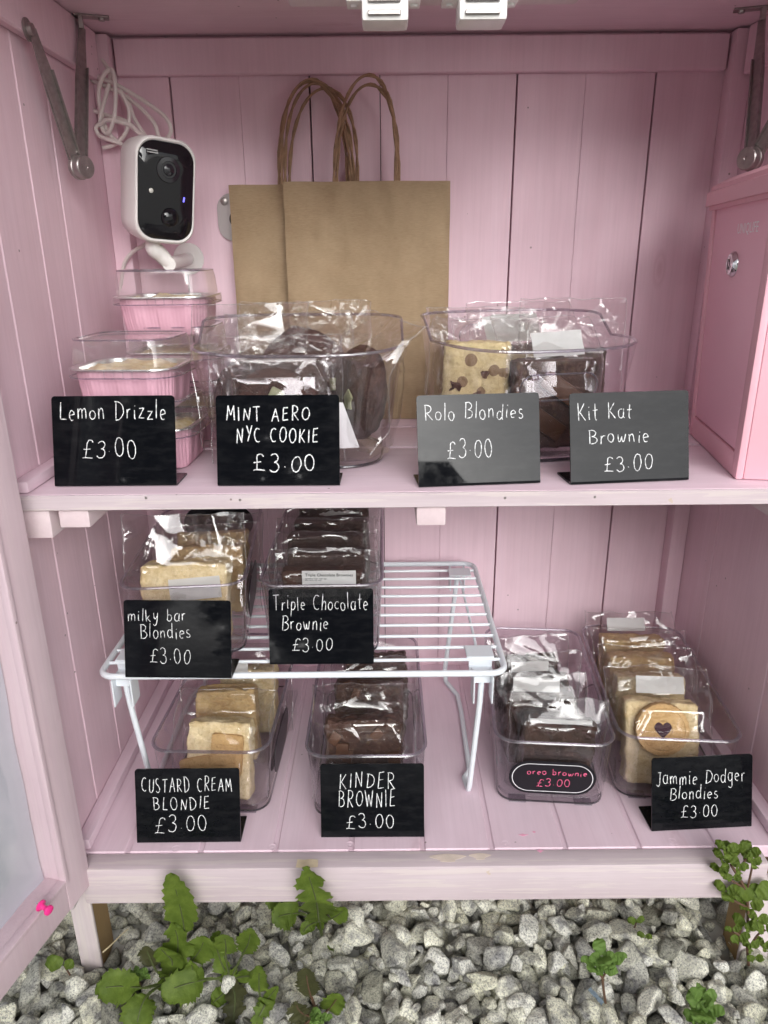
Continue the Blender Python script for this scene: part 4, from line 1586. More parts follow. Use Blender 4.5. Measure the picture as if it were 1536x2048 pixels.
def jam_biscuit(food, fw, fd, fh):
    c = Vector((-0.003, -fd / 2 - 0.006, fh * 0.71))
    M = Matrix.Translation(c) @ Matrix.Rotation(rad(90), 4, 'X') @ Matrix.Rotation(0.1, 4, 'Z')
    bm = bmesh.new()
    R = 0.0275
    prof = [(0, -.004), (R * .96, -.004), (R, -.002), (R, 0.003), (R * .97, 0.0052), (R * .84, 0.0058), (R * .80, 0.0051), (R * .76, 0.0058), (R * .36, 0.0060), (R * .33, 0.0050), (0, 0.0048)]
    lathe(bm, prof, 64, M)
    ctr = M @ Vector((0, 0, 0))
    for v in bm.verts:
        d = v.co - ctr
        a = math.atan2(d.z, d.x)
        rr = math.hypot(d.x, d.z)
        if rr > R * .9:
            k = 1 + 0.018 * math.sin(a * 26)
            v.co.x = ctr.x + d.x * k
            v.co.z = ctr.z + d.z * k
        v.co.y += 0.0005 * noise.noise(v.co * 260)
    # raised scrolls round the ring
    for k in range(7):
        a = k * 2 * math.pi / 7 + .3
        cx, cz = 0.0190 * math.cos(a), 0.0190 * math.sin(a)
        pts = [M @ Vector((cx + 0.0042 * (1 - t * .6) * math.cos(6.5 * t + a), cz + 0.0042 * (1 - t * .6) * math.sin(6.5 * t + a), 0.0058)) for t in np.linspace(0, 1, 14)]
        tube(bm, pts, 0.0006, 5)
    bi = obj('biscuit', bm, M_BISCUIT, food)
    heart = []
    for k in range(28):
        t = 2 * math.pi * k / 28
        heart.append((0.00062 * 14 * math.sin(t) ** 3, 0.00062 * (13 * math.cos(t) - 5 * math.cos(2 * t) - 2 * math.cos(3 * t) - math.cos(4 * t))))
    bm = bmesh.new()
    plate(bm, heart, 0.004, -0.0008, Matrix.Translation(c + Vector((0, -0.0052, 0.0005))))
    obj('jam_heart', bm, M_JAM, bi)


def rolos(food, fw, fd, fh):
    rg = random.Random(5)
    for x, z, k in ((-.014, .020, .8), (.016, .034, .6), (-.016, .052, .75), (.010, .064, .5), (.004, .046, .45)):
        bm = bmesh.new()
        M = Matrix.Translation((x, -fd / 2 + .001, z)) @ Matrix.Rotation(rad(90), 4, 'X')
        lathe(bm, [(0, 0.0016), (.005 * k, 0.0018), (.0082 * k, 0.0012), (.0092 * k, -.001), (.0092 * k, -.003)], 28, M)
        for v in bm.verts:
            dx, dz = v.co.x - x, v.co.z - z
            q = .85 + .75 * noise.noise(Vector((math.cos(math.atan2(dz, dx)) * 1.3, math.sin(math.atan2(dz, dx)) * 1.3, x * 300)))
            v.co.x, v.co.z = x + dx * q * 1.15, z + dz * q * .8
            v.co += Vector((noise.noise(v.co * 140), .25 * noise.noise(v.co * 300), noise.noise(v.co * 150 + Vector((3, 0, 0))))) * 0.0042
        obj('chocolate_chunk', bm, M_CARAMEL, food)


def wafer_fingers(food, fw, fd, fh):
    for x, z, a in ((-.012, .026, 35), (.010, .050, 35)):
        bm = bmesh.new()
        M = Matrix.Translation((x, -fd / 2 - .001, z)) @ Matrix.Rotation(rad(a), 4, 'Y')
        box(bm, -.024, .024, -.0040, .004, -.0085, .0085, .0022, 2, M=M)
        obj('chocolate_finger', bm, M_CHOC, food)


# --- bin A: golden blondies
gA = 'wrapped blondies in the left floor bin'
bagged('bagged_blondie', 'wrapped blondie with custard cream biscuits baked in, foremost in its bin', 'blondie', bin_spot('A', 0.024, 0.002), yaw=-3, lean=20, W=0.104, H=0.108, fw=0.066, fh=0.078, mat=M_BLONDIE,
       seed=1, top_lean=0.9, extra=custard_biscuits, group=gA, amp=1.3, fpad=.005)
bagged('bagged_blondie', 'wrapped blondie second from the front of the left floor bin', 'blondie', bin_spot('A', 0.084, -0.002), yaw=2, lean=14, W=0.104, H=0.108, fw=0.066, fh=0.080, mat=M_BLONDIE2,
       seed=2, top_lean=0.5, sticker=(0.0, 0.100, .044, .014, -25, .010), group=gA, amp=1.2)
bagged('bagged_blondie', 'wrapped blondie third from the front, under the wires of the rack', 'blondie', bin_spot('A', 0.138, 0.010), yaw=-2, lean=12, W=0.104, H=0.104, fw=0.066, fh=0.076, mat=M_BLONDIE,
       seed=3, top_lean=0.5, group=gA)
# --- bin B: chunky brownies
gB = 'wrapped brownies in the middle floor bin'
bagged('bagged_brownie', 'wrapped brownie studded with milk chocolate pieces, foremost in the middle floor bin', 'brownie', bin_spot('B', 0.034, -0.003), yaw=1, lean=17, W=0.110, H=0.112, fw=0.078, fh=0.080, mat=M_BROWNIE2,
       seed=4, top_lean=0.7, fpad=.003, extra=chunks(M_CHOC, 7, 3), group=gB, amp=1.3, bump=0.0018)
bagged('bagged_brownie', 'wrapped brownie second from the front of the middle floor bin', 'brownie', bin_spot('B', 0.100, 0.002), yaw=-2, lean=18, W=0.108, H=0.108, fw=0.076, fh=0.080, mat=M_BROWNIE2,
       seed=5, top_lean=0.6, extra=chunks(M_CHOC, 5, 8), group=gB, amp=1.3, bump=0.0018)
bagged('bagged_brownie', 'wrapped brownie at the back of the middle floor bin, under the rack wires', 'brownie', bin_spot('B', 0.166, 0.008), yaw=2, lean=14, W=0.108, H=0.112, fw=0.076, fh=0.078, mat=M_BROWNIE2,
       seed=6, top_lean=0.5, group=gB, amp=1.2, bump=0.0018)
# --- bin C: plain dark brownies
gC = 'wrapped brownies in the bin with the oval label'
for i, (yi, ln, xo, st, lb) in enumerate(((0.028, 6, 0.003, (0.0, .083, .062, .005, 0, -.013), 'wrapped dark brownie right behind the oval-labelled bin front'),
                                          (0.070, 4, -.006, (-.004, .092, .050, .016, -8, .002), 'wrapped dark brownie with a wide white sticker, second in the oval-labelled bin'),
                                          (0.112, 2, -.008, (-.008, .090, .042, .012, -8, .003), 'wrapped dark brownie third in the oval-labelled bin, white sticker above it'),
                                          (0.150, 0, -.012, None, 'wrapped dark brownie at the back of the oval-labelled bin'))):
    bagged('bagged_brownie', lb, 'brownie', bin_spot('C', yi, xo), yaw=-5 + i * 1.5, lean=ln, W=0.100, H=0.104 + .002 * i, fw=0.072, fh=0.076 + .001 * i, mat=M_BROWNIE, seed=10 + i, top_lean=0.15, sticker=st, group=gC, roll=(3, -1, 1, -2)[i], bump=0.0016)
# --- bin D: jam biscuit blondies
gD = 'wrapped blondies in the right floor bin'
bagged('bagged_blondie', 'wrapped blondie with a round jam-heart biscuit, foremost by the right wall', 'blondie', bin_spot('D', 0.026, -0.010), yaw=-4, lean=19, W=0.112, H=0.122, fw=0.074, fh=0.086, mat=M_BLONDIE, seed=20, top_lean=0.4,
       sticker=(0.002, .104, .050, .018, -10, .004), extra=jam_biscuit, group=gD, amp=1.3, fpad=.0165)
for i, (yi, lb) in enumerate(((0.098, 'wrapped blondie right behind the jam-heart biscuit'), (0.144, 'wrapped blondie third from the front of the right floor bin'), (0.190, 'wrapped blondie with a white sticker at the back of the right floor bin'))):
    bagged('bagged_blondie', lb, 'blondie', bin_spot('D', yi, -0.004), yaw=-5 + i, lean=16 - 4 * i, W=0.112, H=0.108, fw=0.076, fh=0.076, mat=(M_BLONDIE, M_BLONDIE2, M_BLONDIE2)[i], seed=21 + i, top_lean=0.45,
           sticker=(-.010, .098, .046, .016, -20, -.006) if i == 2 else None, group=gD, amp=1.3)
# --- bin E: blondies on the rack
gE = 'wrapped blondies on the rack'
bagged('bagged_blondie', 'wrapped pale thick blondie foremost in the rack bin, white sticker on its front', 'blondie', bin_spot('E', 0.030, -0.002), yaw=3, lean=10, W=0.122, H=0.132, fw=0.084, fd=0.030, fh=0.080, mat=M_BLONDIE, seed=30, top_lean=-0.05,
       sticker=(0.012, .060, .050, .022, 0, -.0195), group=gE, amp=1.4)
bagged('bagged_blondie', 'wrapped browner blondie second in the rack bin', 'blondie', bin_spot('E', 0.086, 0.012), yaw=8, lean=22, W=0.112, H=0.102, fw=0.076, fd=0.028, fh=0.072, mat=M_BLONDIE2, seed=31, top_lean=0.5, group=gE, amp=1.2)
bagged('bagged_blondie', 'wrapped brown blondie lying back by the black label inside the rack bin', 'blondie', bin_spot('E', 0.138, 0.010), yaw=6, lean=18, W=0.112, H=0.094, fw=0.078, fd=0.028, fh=0.070, mat=M_BLONDIE2, seed=32, top_lean=0.6, group=gE, amp=1.2)
# --- bin F: file of chocolate brownies
gF = 'wrapped chocolate brownies filed in the rack bin'
ordn = ['foremost in the filed rack bin, its printed sticker just over the sign', 'second in the filed rack bin', 'third in the filed rack bin', 'fourth in the filed rack bin', 'fifth in the filed rack bin, white sticker on its top', 'at the back of the filed rack bin, printed sticker tipped forward']
for i in range(6):
    st, tx = None, None
    if i == 0:
        st, tx = (0.008, .0745, .052, .014, 0, -.0190), 'Triple Chocolate Brownies'
    if i == 4:
        st = (0.006, .090, .046, .012, -35, -.012)
    if i == 5:
        st, tx = (0.010, .100, .050, .026, -20, -.010), 'Triple Chocolate Brownie'
    bagged('bagged_brownie', 'wrapped chocolate brownie ' + ordn[i], 'brownie', bin_spot('F', 0.026 + 0.0365 * i, (0, .002, -.002, .001, .003, .002)[i]), yaw=(-1, 1, 0, -2, 1, -1)[i], lean=6, W=0.110, H=0.096 + .003 * i, fw=0.080, fd=0.025,
           fh=0.076 + .004 * i, mat=M_BROWNIE, seed=40 + i, top_lean=0.5, sticker=st, text=tx, group=gF, amp=1.1)

# --- tub 1: cookies
gT = 'wrapped dark cookies in the flared tub'


def cookie(label, base, yaw, lean, seed, R=0.044, roll=0, W=0.118, H=0.120, top_lean=0.4, sticker=None):
    root = thing('bagged_cookie', label, 'cookie', base, (0, 0, 0), gT)
    root.rotation_euler = (Matrix.Rotation(rad(yaw), 3, 'Z') @ Matrix.Rotation(-rad(lean), 3, 'X') @ Matrix.Rotation(rad(roll), 3, 'Y')).to_euler()
    bm = bmesh.new()
    bmesh.ops.create_icosphere(bm, subdivisions=5, radius=1.0)
    for v in bm.verts:
        n = v.co.copy()
        p = Vector((n.x * R, n.y * 0.0165, n.z * R))
        f = noise.fractal(p * 60 + Vector((seed * 3, 0, 0)), .8, 2.2, 5)
        p += n * (0.0020 * f + 0.003 * noise.noise(p * 28 + Vector((seed, 2, 0))))
        v.co = p + Vector((0, 0, R + .002))
    ck = obj('cookie', bm, M_COOKIE, root)
    rg = random.Random(seed)
    for i in range(3):
        a = rg.uniform(0, 6.28)
        r = R * rg.uniform(.2, .65)
        bm = bmesh.new()
        s = .006
        box(bm, -s, s, -.003, .003, -s, s, .0018, 2, M=Matrix.Translation((r * math.cos(a), -.0150, R + r * math.sin(a))) @ Matrix.Rotation(rg.uniform(0, 3), 4, 'Y'))
        obj('mint_piece', bm, M_MINT, ck)
    bm, seam = wrapper(W, H, 0.040, R * 1.75, R * 1.85, seed, top_lean, 1.6)
    wr = obj('wrapper', bm, M_CELLO, root, angle=24)
    bm = bmesh.new()
    tube(bm, seam, 0.00038, 5)
    obj('seam', bm, M_SEAM, wr)
    if sticker:
        sx, sz, sw, sh, tilt, sy = sticker
        bm = bmesh.new()
        box(bm, -sw / 2, sw / 2, -.0002, .0002, -sh / 2, sh / 2, M=Matrix.Translation((sx, sy, sz)) @ Matrix.Rotation(rad(tilt), 4, 'X'))
        obj('sticker', bm, M_STICKER, root)
    return root


M_MINT = plain('green_mint_piece', (0.32, 0.33, 0.18), 0.5)
t1x, t1y, t1z = -0.0715, 0.676, ZS + 0.004
cookie('wrapped dark cookie lying foremost in the tub behind the sign in capitals', (t1x - .022, t1y - .048, t1z), 4, 14, 51, R=.041, W=.120, H=.116, top_lean=.25)
cookie('wrapped dark cookie standing on edge at the right side of the tub', (t1x + .044, t1y - .008, t1z + .012), -58, 6, 52, R=.042, W=.104, H=.116, top_lean=.5, roll=5)
cookie('wrapped dark cookie in the middle of the cookie tub, its top edge showing', (t1x - .014, t1y - .002, t1z + .006), 6, 10, 53, R=.044, W=.124, H=.126)
cookie('wrapped dark cookie at the left side of the tub, film spilling over the rim', (t1x - .046, t1y - .004, t1z + .010), 28, 8, 57, R=.038, W=.112, H=.126, top_lean=-.35)
cookie('wrapped dark cookie highest at the back of the tub, before the paper bags', (t1x - .008, t1y + .036, t1z + .022), -5, 10, 54, R=.043, W=.134, H=.116, top_lean=.3)

# white bag corner hanging inside the cookie tub
bg_ = thing('paper_napkin', 'white folded paper corner inside the cookie tub, right of the sign', 'napkin', (t1x + .030, t1y - .045, t1z), (0, 0, 0))
bm = bmesh.new()
plate(bm, [(-.030, .052), (.006, .052), (.020, .012), (-.028, .010)], 0.0006, -0.0006, Matrix.Rotation(rad(-8), 4, 'X'))
obj('folded_sheet', bm, M_STICKER, bg_)

# --- tub 2: two blondies, two brownies
t2x, t2y, t2z = 0.1315, 0.700, ZS + 0.004
gU = 'wrapped bakes in the tub beside the cash box'
bagged('bagged_blondie', 'wrapped yellow blondie dotted with chocolate drops, leftmost in the right tub', 'blondie', (t2x - .047, t2y - .030, t2z + .004), yaw=-16, lean=6, W=0.092, H=0.118, fw=0.060, fd=.028, fh=0.092, mat=M_CREAM, seed=60, top_lean=.5, extra=rolos, group=gU, amp=1.3, fpad=.003)
bagged('bagged_blondie', 'wrapped yellow blondie with fewer drops, second from the left in the right tub', 'blondie', (t2x - .014, t2y + .002, t2z + .002), yaw=8, lean=8, W=0.092, H=0.116, fw=0.058, fd=.026, fh=0.080, mat=M_CREAM, seed=61, top_lean=.3, extra=rolos, group=gU, amp=1.3,
       sticker=(.006, .106, .044, .030, -30, .006))
bagged('bagged_brownie', 'wrapped brownie topped with chocolate fingers, foremost in the right tub', 'brownie', (t2x + .022, t2y - .042, t2z + .002), yaw=2, lean=7, W=0.098, H=0.128, fw=0.070, fd=.028, fh=0.080, mat=M_BROWNIE2, seed=62, top_lean=.75, extra=wafer_fingers, group=gU, amp=1.6, fpad=.005,
       sticker=(.004, .096, .046, .024, -26, -.006))
bagged('bagged_brownie', 'wrapped brownie at the right side of the right tub, bag top standing up', 'brownie', (t2x + .048, t2y + .004, t2z + .004), yaw=-12, lean=2, W=0.100, H=0.132, fw=0.066, fd=.026, fh=0.082, mat=M_BROWNIE2, seed=63, top_lean=.2, group=gU, amp=1.7,
       extra=chunks(M_CHOC, 4, 9))

bagged('bagged_brownie', 'wrapped brownie at the back of the right tub, white sticker tipped up', 'brownie', (t2x + .014, t2y + .040, t2z + .004), yaw=6, lean=10, W=0.112, H=0.132, fw=0.070, fd=.026, fh=0.082, mat=M_BROWNIE2, seed=64, top_lean=.35, group=gU, amp=1.7,
       sticker=(-.006, .106, .048, .024, -32, .008))
bagged('bagged_blondie', 'wrapped yellow blondie at the back left of the right tub', 'blondie', (t2x - .040, t2y + .034, t2z + .004), yaw=-8, lean=10, W=0.100, H=0.122, fw=0.060, fd=.026, fh=0.078, mat=M_CREAM, seed=65, top_lean=-.2, group=gU, amp=1.6)

# ------------------------------------------------------------------ lemon cake tubs (pink foil, clear lids)


def cake_tub(label, x, y, z, yaw=0, w=0.093, d=0.086, h=0.036, lid=0.026, group='pink foil cake tubs with clear lids'):
    root = thing('cake_tub', label, 'cake tub', (x, y, z), (0, 0, rad(yaw)), group)
    hw, hd = w / 2, d / 2

    def lp(hwx, hdx, r, zz, flute=0.0):
        out = []
        pts = rrect(hwx, hdx, r, 10)
        # resample evenly so that flutes have an even pitch
        P = [Vector((a, b, 0)) for a, b in pts] + [Vector((*pts[0], 0))]
        L = [0]
        for a, b in zip(P, P[1:]):
            L.append(L[-1] + (b - a).length)
        n = 312
        j = 0
        for k in range(n):
            s = L[-1] * k / n
            while L[j + 1] < s:
                j += 1
            p = P[j].lerp(P[j + 1], (s - L[j]) / max(1e-9, L[j + 1] - L[j]))
            if flute:
                nrm = Vector((p.x / hwx, p.y / hdx, 0)).normalized()
                ang = math.atan2(p.y, p.x)
                corner = max(0, 1 - abs(abs(abs(p.x) / hwx) - abs(abs(p.y) / hdx)) * 1.6)
                amp = flute * (0.28 + 1.0 * corner) * (0.75 + 0.5 * noise.noise(Vector((k * .11, z * 99, 0))))
                p = p + nrm * amp * math.sin(k * 2 * math.pi / 4 + 1.3 * noise.noise(Vector((k * .05, 0, z * 50))))
                # a few broad pleats
                p = p + nrm * 0.0006 * math.copysign(abs(math.sin(k * 2 * math.pi / 26)) ** .4, math.sin(k * 2 * math.pi / 26))
            out.append(Vector((p.x, p.y, zz)))
        return out
    bm = bmesh.new()
    outer = [lp(hw * .80, hd * .80, .014, 0.0006), lp(hw * .82, hd * .82, .015, 0.0024, .0004), lp(hw * .86, hd * .86, .017, h * .4, .0006), lp(hw * .90, hd * .90, .018, h - .0045, .0006), lp(hw * .905, hd * .905, .018, h - .0012)]
    loft(bm, outer, True, False)
    tray = obj('foil_tray', bm, M_FOIL_PINK, root, angle=70)
    bm = bmesh.new()
    inner = [lp(hw * .910, hd * .910, .018, h - .0010), lp(hw * .985, hd * .985, .020, h + .0006), lp(hw, hd, .021, h + .0002), lp(hw * .995, hd * .995, .021, h + .0014), lp(hw * .885, hd * .885, .018, h + .0006), lp(hw * .865, hd * .865, .017, h - .006), lp(hw * .78, hd * .78, .015, h * .30)]
    loft(bm, inner, False, True)
    obj('foil_rim', bm, M_FOIL, tray, angle=60)
    bm = bmesh.new()
    bmesh.ops.create_uvsphere(bm, u_segments=40, v_segments=20, radius=1)
    for v in bm.verts:
        n = v.co.copy()
        e = .55
        sx = abs(n.x) ** e * math.copysign(1, n.x)
        sy = abs(n.y) ** e * math.copysign(1, n.y)
        v.co = Vector((sx * hw * .86, sy * hd * .86, h * .80 + n.z * h * .20 if n.z > 0 else h * .80 + n.z * h * .4))
        if n.z > 0:
            v.co.z += 0.0035 * noise.fractal(Vector((v.co.x * 60, v.co.y * 60, label.__len__())), .8, 2, 4) + 0.004 * noise.noise(Vector((v.co.x * 30 + x * 40, v.co.y * 30, z * 30)))
    obj('cake', bm, M_SPONGE, root)
    bm = bmesh.new()
    L = [lp(hw * 1.02, hd * 1.02, .022, h - .0065), lp(hw * 1.035, hd * 1.035, .022, h - .004), lp(hw * 1.03, hd * 1.03, .022, h + .0022), lp(hw * .965, hd * .965, .020, h + .0030), lp(hw * .935, hd * .935, .019, h + lid * .75), lp(hw * .90, hd * .90, .018, h + lid - .001), lp(hw * .85, hd * .85, .017, h + lid), lp(hw * .82, hd * .82, .016, h + lid - .0022)]
    loft(bm, L, False, True)
    ld = obj('lid', bm, M_LID, root, angle=45)
    bm = bmesh.new()
    tube(bm, lp(hw * .90, hd * .90, .018, h + lid - .0012)[::3], 0.0007, 5, closed=True)
    tube(bm, lp(hw * 1.03, hd * 1.03, .022, h - .0060)[::3], 0.0006, 5, closed=True)
    obj('lid_edge', bm, M_EDGE, ld)
    bm = bmesh.new()    # little moulded ribs at the front and the thumb tab at the corner
    zig = []
    for k in range(4):
        xx = -.010 + k * .008
        col_ = [(xx, -hd * 1.036, h - .0062), (xx, -hd * 1.043, h - .002), (xx, -hd * 1.031, h + .0020)]
        zig += col_ if k % 2 == 0 else col_[::-1]
    tube(bm, zig, 0.00055, 5)
    obj('lid_ribs', bm, M_LID, ld)
    bm = bmesh.new()
    tab = [(hw * .93, -hd * .80, h - .002), (hw * 1.13, -hd * .92, h - .001), (hw * 1.16, -hd * .75, h - .004), (hw * 1.03, -hd * .60, h - .004)]
    a = [bm.verts.new(p) for p in tab]
    b = [bm.verts.new(Vector(p) + Vector((0, 0, .0012))) for p in tab]
    bm.faces.new(a[::-1]); bm.faces.new(b)
    for k in range(4):
        bm.faces.new((a[k], a[(k + 1) % 4], b[(k + 1) % 4], b[k]))
    obj('lid_tab', bm, M_LID, ld)
    return root


fx, fy = -0.2205, 0.655
rx, ry = -0.2150, 0.762
cake_tub('pink foil cake tub at the bottom of the front pile, mostly behind its sign', fx + .008, fy, ZS + .0004, -1.5)
cake_tub('pink foil cake tub with yellow iced cake, on top of the front pile', fx, fy - .001, ZS + 0.0525, -3)
cake_tub('pink foil cake tub at the bottom of the rear pile', rx + .012, ry, ZS + .0004, 1)
cake_tub('pink foil cake tub in the middle of the rear pile', rx + .006, ry + .001, ZS + 0.0530, 2)
cake_tub('pink foil cake tub on top of the rear pile, below the white camera', rx + .001, ry - .002, ZS + 0.1055, 1.5)

# ------------------------------------------------------------------ security camera and its cable


def build_camera():
    ctr = at(333, 384, Y=0.775)
    root = thing('security_camera', 'white security camera with a glossy black face above the cake tubs', 'security camera', ctr)
    R = Matrix.Rotation(rad(38), 4, 'Z') @ Matrix.Rotation(rad(7), 4, 'X') @ Matrix.Rotation(rad(4.5), 4, 'Y')
    root.rotation_euler = R.to_euler()
    root.scale = (.95, .95, .95)
    w, h, d = 0.0320, 0.0505, 0.052

    def lp(k, y, r=0.019):
        return [Vector((x, y, z)) for x, z in rrect(w * k, h * k if k > .95 else h * k, r * k, 8)]
    bm = bmesh.new()
    loft(bm, [lp(.70, d), lp(.90, d - .002), lp(.965, d - .007), lp(1.0, d * .45), lp(1.0, .0035), lp(.985, .001), lp(.955, 0), lp(.925, 0.0008), lp(.915, .003)], True, True)
    obj('body', bm, M_WHITE_PLASTIC, root, angle=50)
    bm = bmesh.new()
    loft(bm, [lp(.917, .0028), lp(.917, .0010), lp(.905, .0004), lp(.6, -.0004), lp(.2, -.0006)], False, True)
    face = obj('front_glass', bm, M_LENS, root, angle=50)
    Q = Matrix.Rotation(rad(90), 4, 'X')
    bm = bmesh.new()
    lathe(bm, [(.0125, .0004), (.0120, .0012), (.0082, .0016), (.0078, .0010), (.0058, .0010), (.0054, .0020), (.0046, .0022), (.0020, .0030), (0, .0032)], 36, Matrix.Translation((.0015, -.0004, .021)) @ Q)
    obj('lens', bm, M_LENS2, face)
    bm = bmesh.new()
    bmesh.ops.create_uvsphere(bm, u_segments=32, v_segments=16, radius=.0098)
    for v in bm.verts:
        v.co = Vector((v.co.x + .004, v.co.y * .55, v.co.z - .0245))
    obj('motion_sensor', bm, M_LENS, face)
    bm = bmesh.new()
    lathe(bm, [(0, .0012), (.0014, .0011), (.0023, .0006), (.0023, 0)], 18, Matrix.Translation((-.0165, -.0004, -.0005)) @ Q)
    obj('light_sensor', bm, plain('pale_sensor', (.55, .55, .50), .25), face)
    bm = bmesh.new()
    box(bm, .0185, .0202, -.0014, -.0003, -.0045, 0.0005, .0004, M=Matrix.Rotation(rad(10), 4, 'Y'))
    obj('blue_led', bm, M_BLUELED, face)
    bm = bmesh.new()
    for k, (a, b) in enumerate(((-.0215, -.010), (-.0208, -.0095))):
        box(bm, a, b, -.0009, -.0004, .0365 - k * .0022, .0377 - k * .0022)
    obj('small_print', bm, plain('grey_print', (.35, .35, .35), .5), face)
    # bracket: knuckle under the body, bent arm back to a base plate on the wall
    Ri = (R.to_3x3() * .95).inverted()

    def loc(p):
        return Ri @ (Vector(p) - ctr)
    bm = bmesh.new()
    a0 = at(300, 487, Y=0.790)
    a1 = at(337, 526, Y=0.800)
    pts = [loc(a0 + Vector((.004, 0, .004))), loc(a0 + Vector((.003, 0, -.004))), loc(a0.lerp(a1, .55)), loc(a1)]
    tube(bm, smooth_path(pts, 5), [.0070, .0074, .0078, .0080, .0084, .0088, .0090, .0090, .0090, .0088, .0086, .0084, .0082, .0080, .0078, .0076][:16], 10)
    br = obj('bracket', bm, M_WHITE_PLASTIC, root, angle=60)
    bm = bmesh.new()
    tube(bm, [loc(a1 + Vector((.002, -.006, -.001))), loc(a1 + Vector((.002, .04, .002))), loc((a1.x + .002, YB - .001, a1.z + .004))], [.0074, .0068, .0068], 14)
    tube(bm, [loc((a1.x + .002, YB - .004, a1.z + .004)), loc((a1.x + .002, YB - .0006, a1.z + .004))], .018, 28)
    obj('wall_mount', bm, M_WHITE_PLASTIC, br)
    return root


build_camera()
bm = bmesh.new()
runs = [
    ([(150, 58, .872), (178, 78, .866), (200, 112, .862), (220, 150, .85), (212, 190, .845), (200, 240, .842), (214, 268, .838), (228, 235, .835), (231, 180, .835), (224, 140, .838), (206, 152, .84), (197, 190, .845), (206, 240, .845), (222, 272, .842), (245, 290, .85)],),
    ([(158, 154, .856), (186, 152, .85), (222, 164, .845), (262, 186, .842), (300, 210, .84), (332, 236, .838), (342, 262, .838), (330, 279, .84), (318, 274, .842), (308, 246, .84), (280, 215, .843), (244, 188, .848), (206, 170, .852), (172, 156, .858)],),
    ([(158, 196, .858), (176, 216, .853), (212, 230, .848), (246, 240, .842), (268, 254, .842)],),
    ([(240, 180, .84), (258, 222, .84), (252, 264, .84), (230, 288, .842), (206, 296, .846)],),
    ([(200, 248, .838), (192, 256, .838), (200, 272, .838), (226, 282, .836), (244, 288, .84)],),
    ([(200, 250, .838), (214, 240, .836), (238, 244, .836), (262, 252, .838), (285, 272, .842), (316, 280, .85)],),
    ([(254, 190, .85), (268, 236, .848), (288, 268, .848), (300, 284, .85)],),
    ([(285, 272, .842), (300, 340, .852), (303, 430, .854), (296, 482, .846), (268, 502, .848), (252, 520, .852), (245, 545, .856), (240, 600, .862)],),
]
for (pts,) in runs:
    tube(bm, smooth_path([at(u, v, Y=y) for u, v, y in pts], 7), 0.0021, 8)
cb = obj('power_cable', bm, M_CABLE)
tag(cb, 'white power cable hanging in tangled loops above the security camera', 'cable')

# ------------------------------------------------------------------ brown paper carrier bags


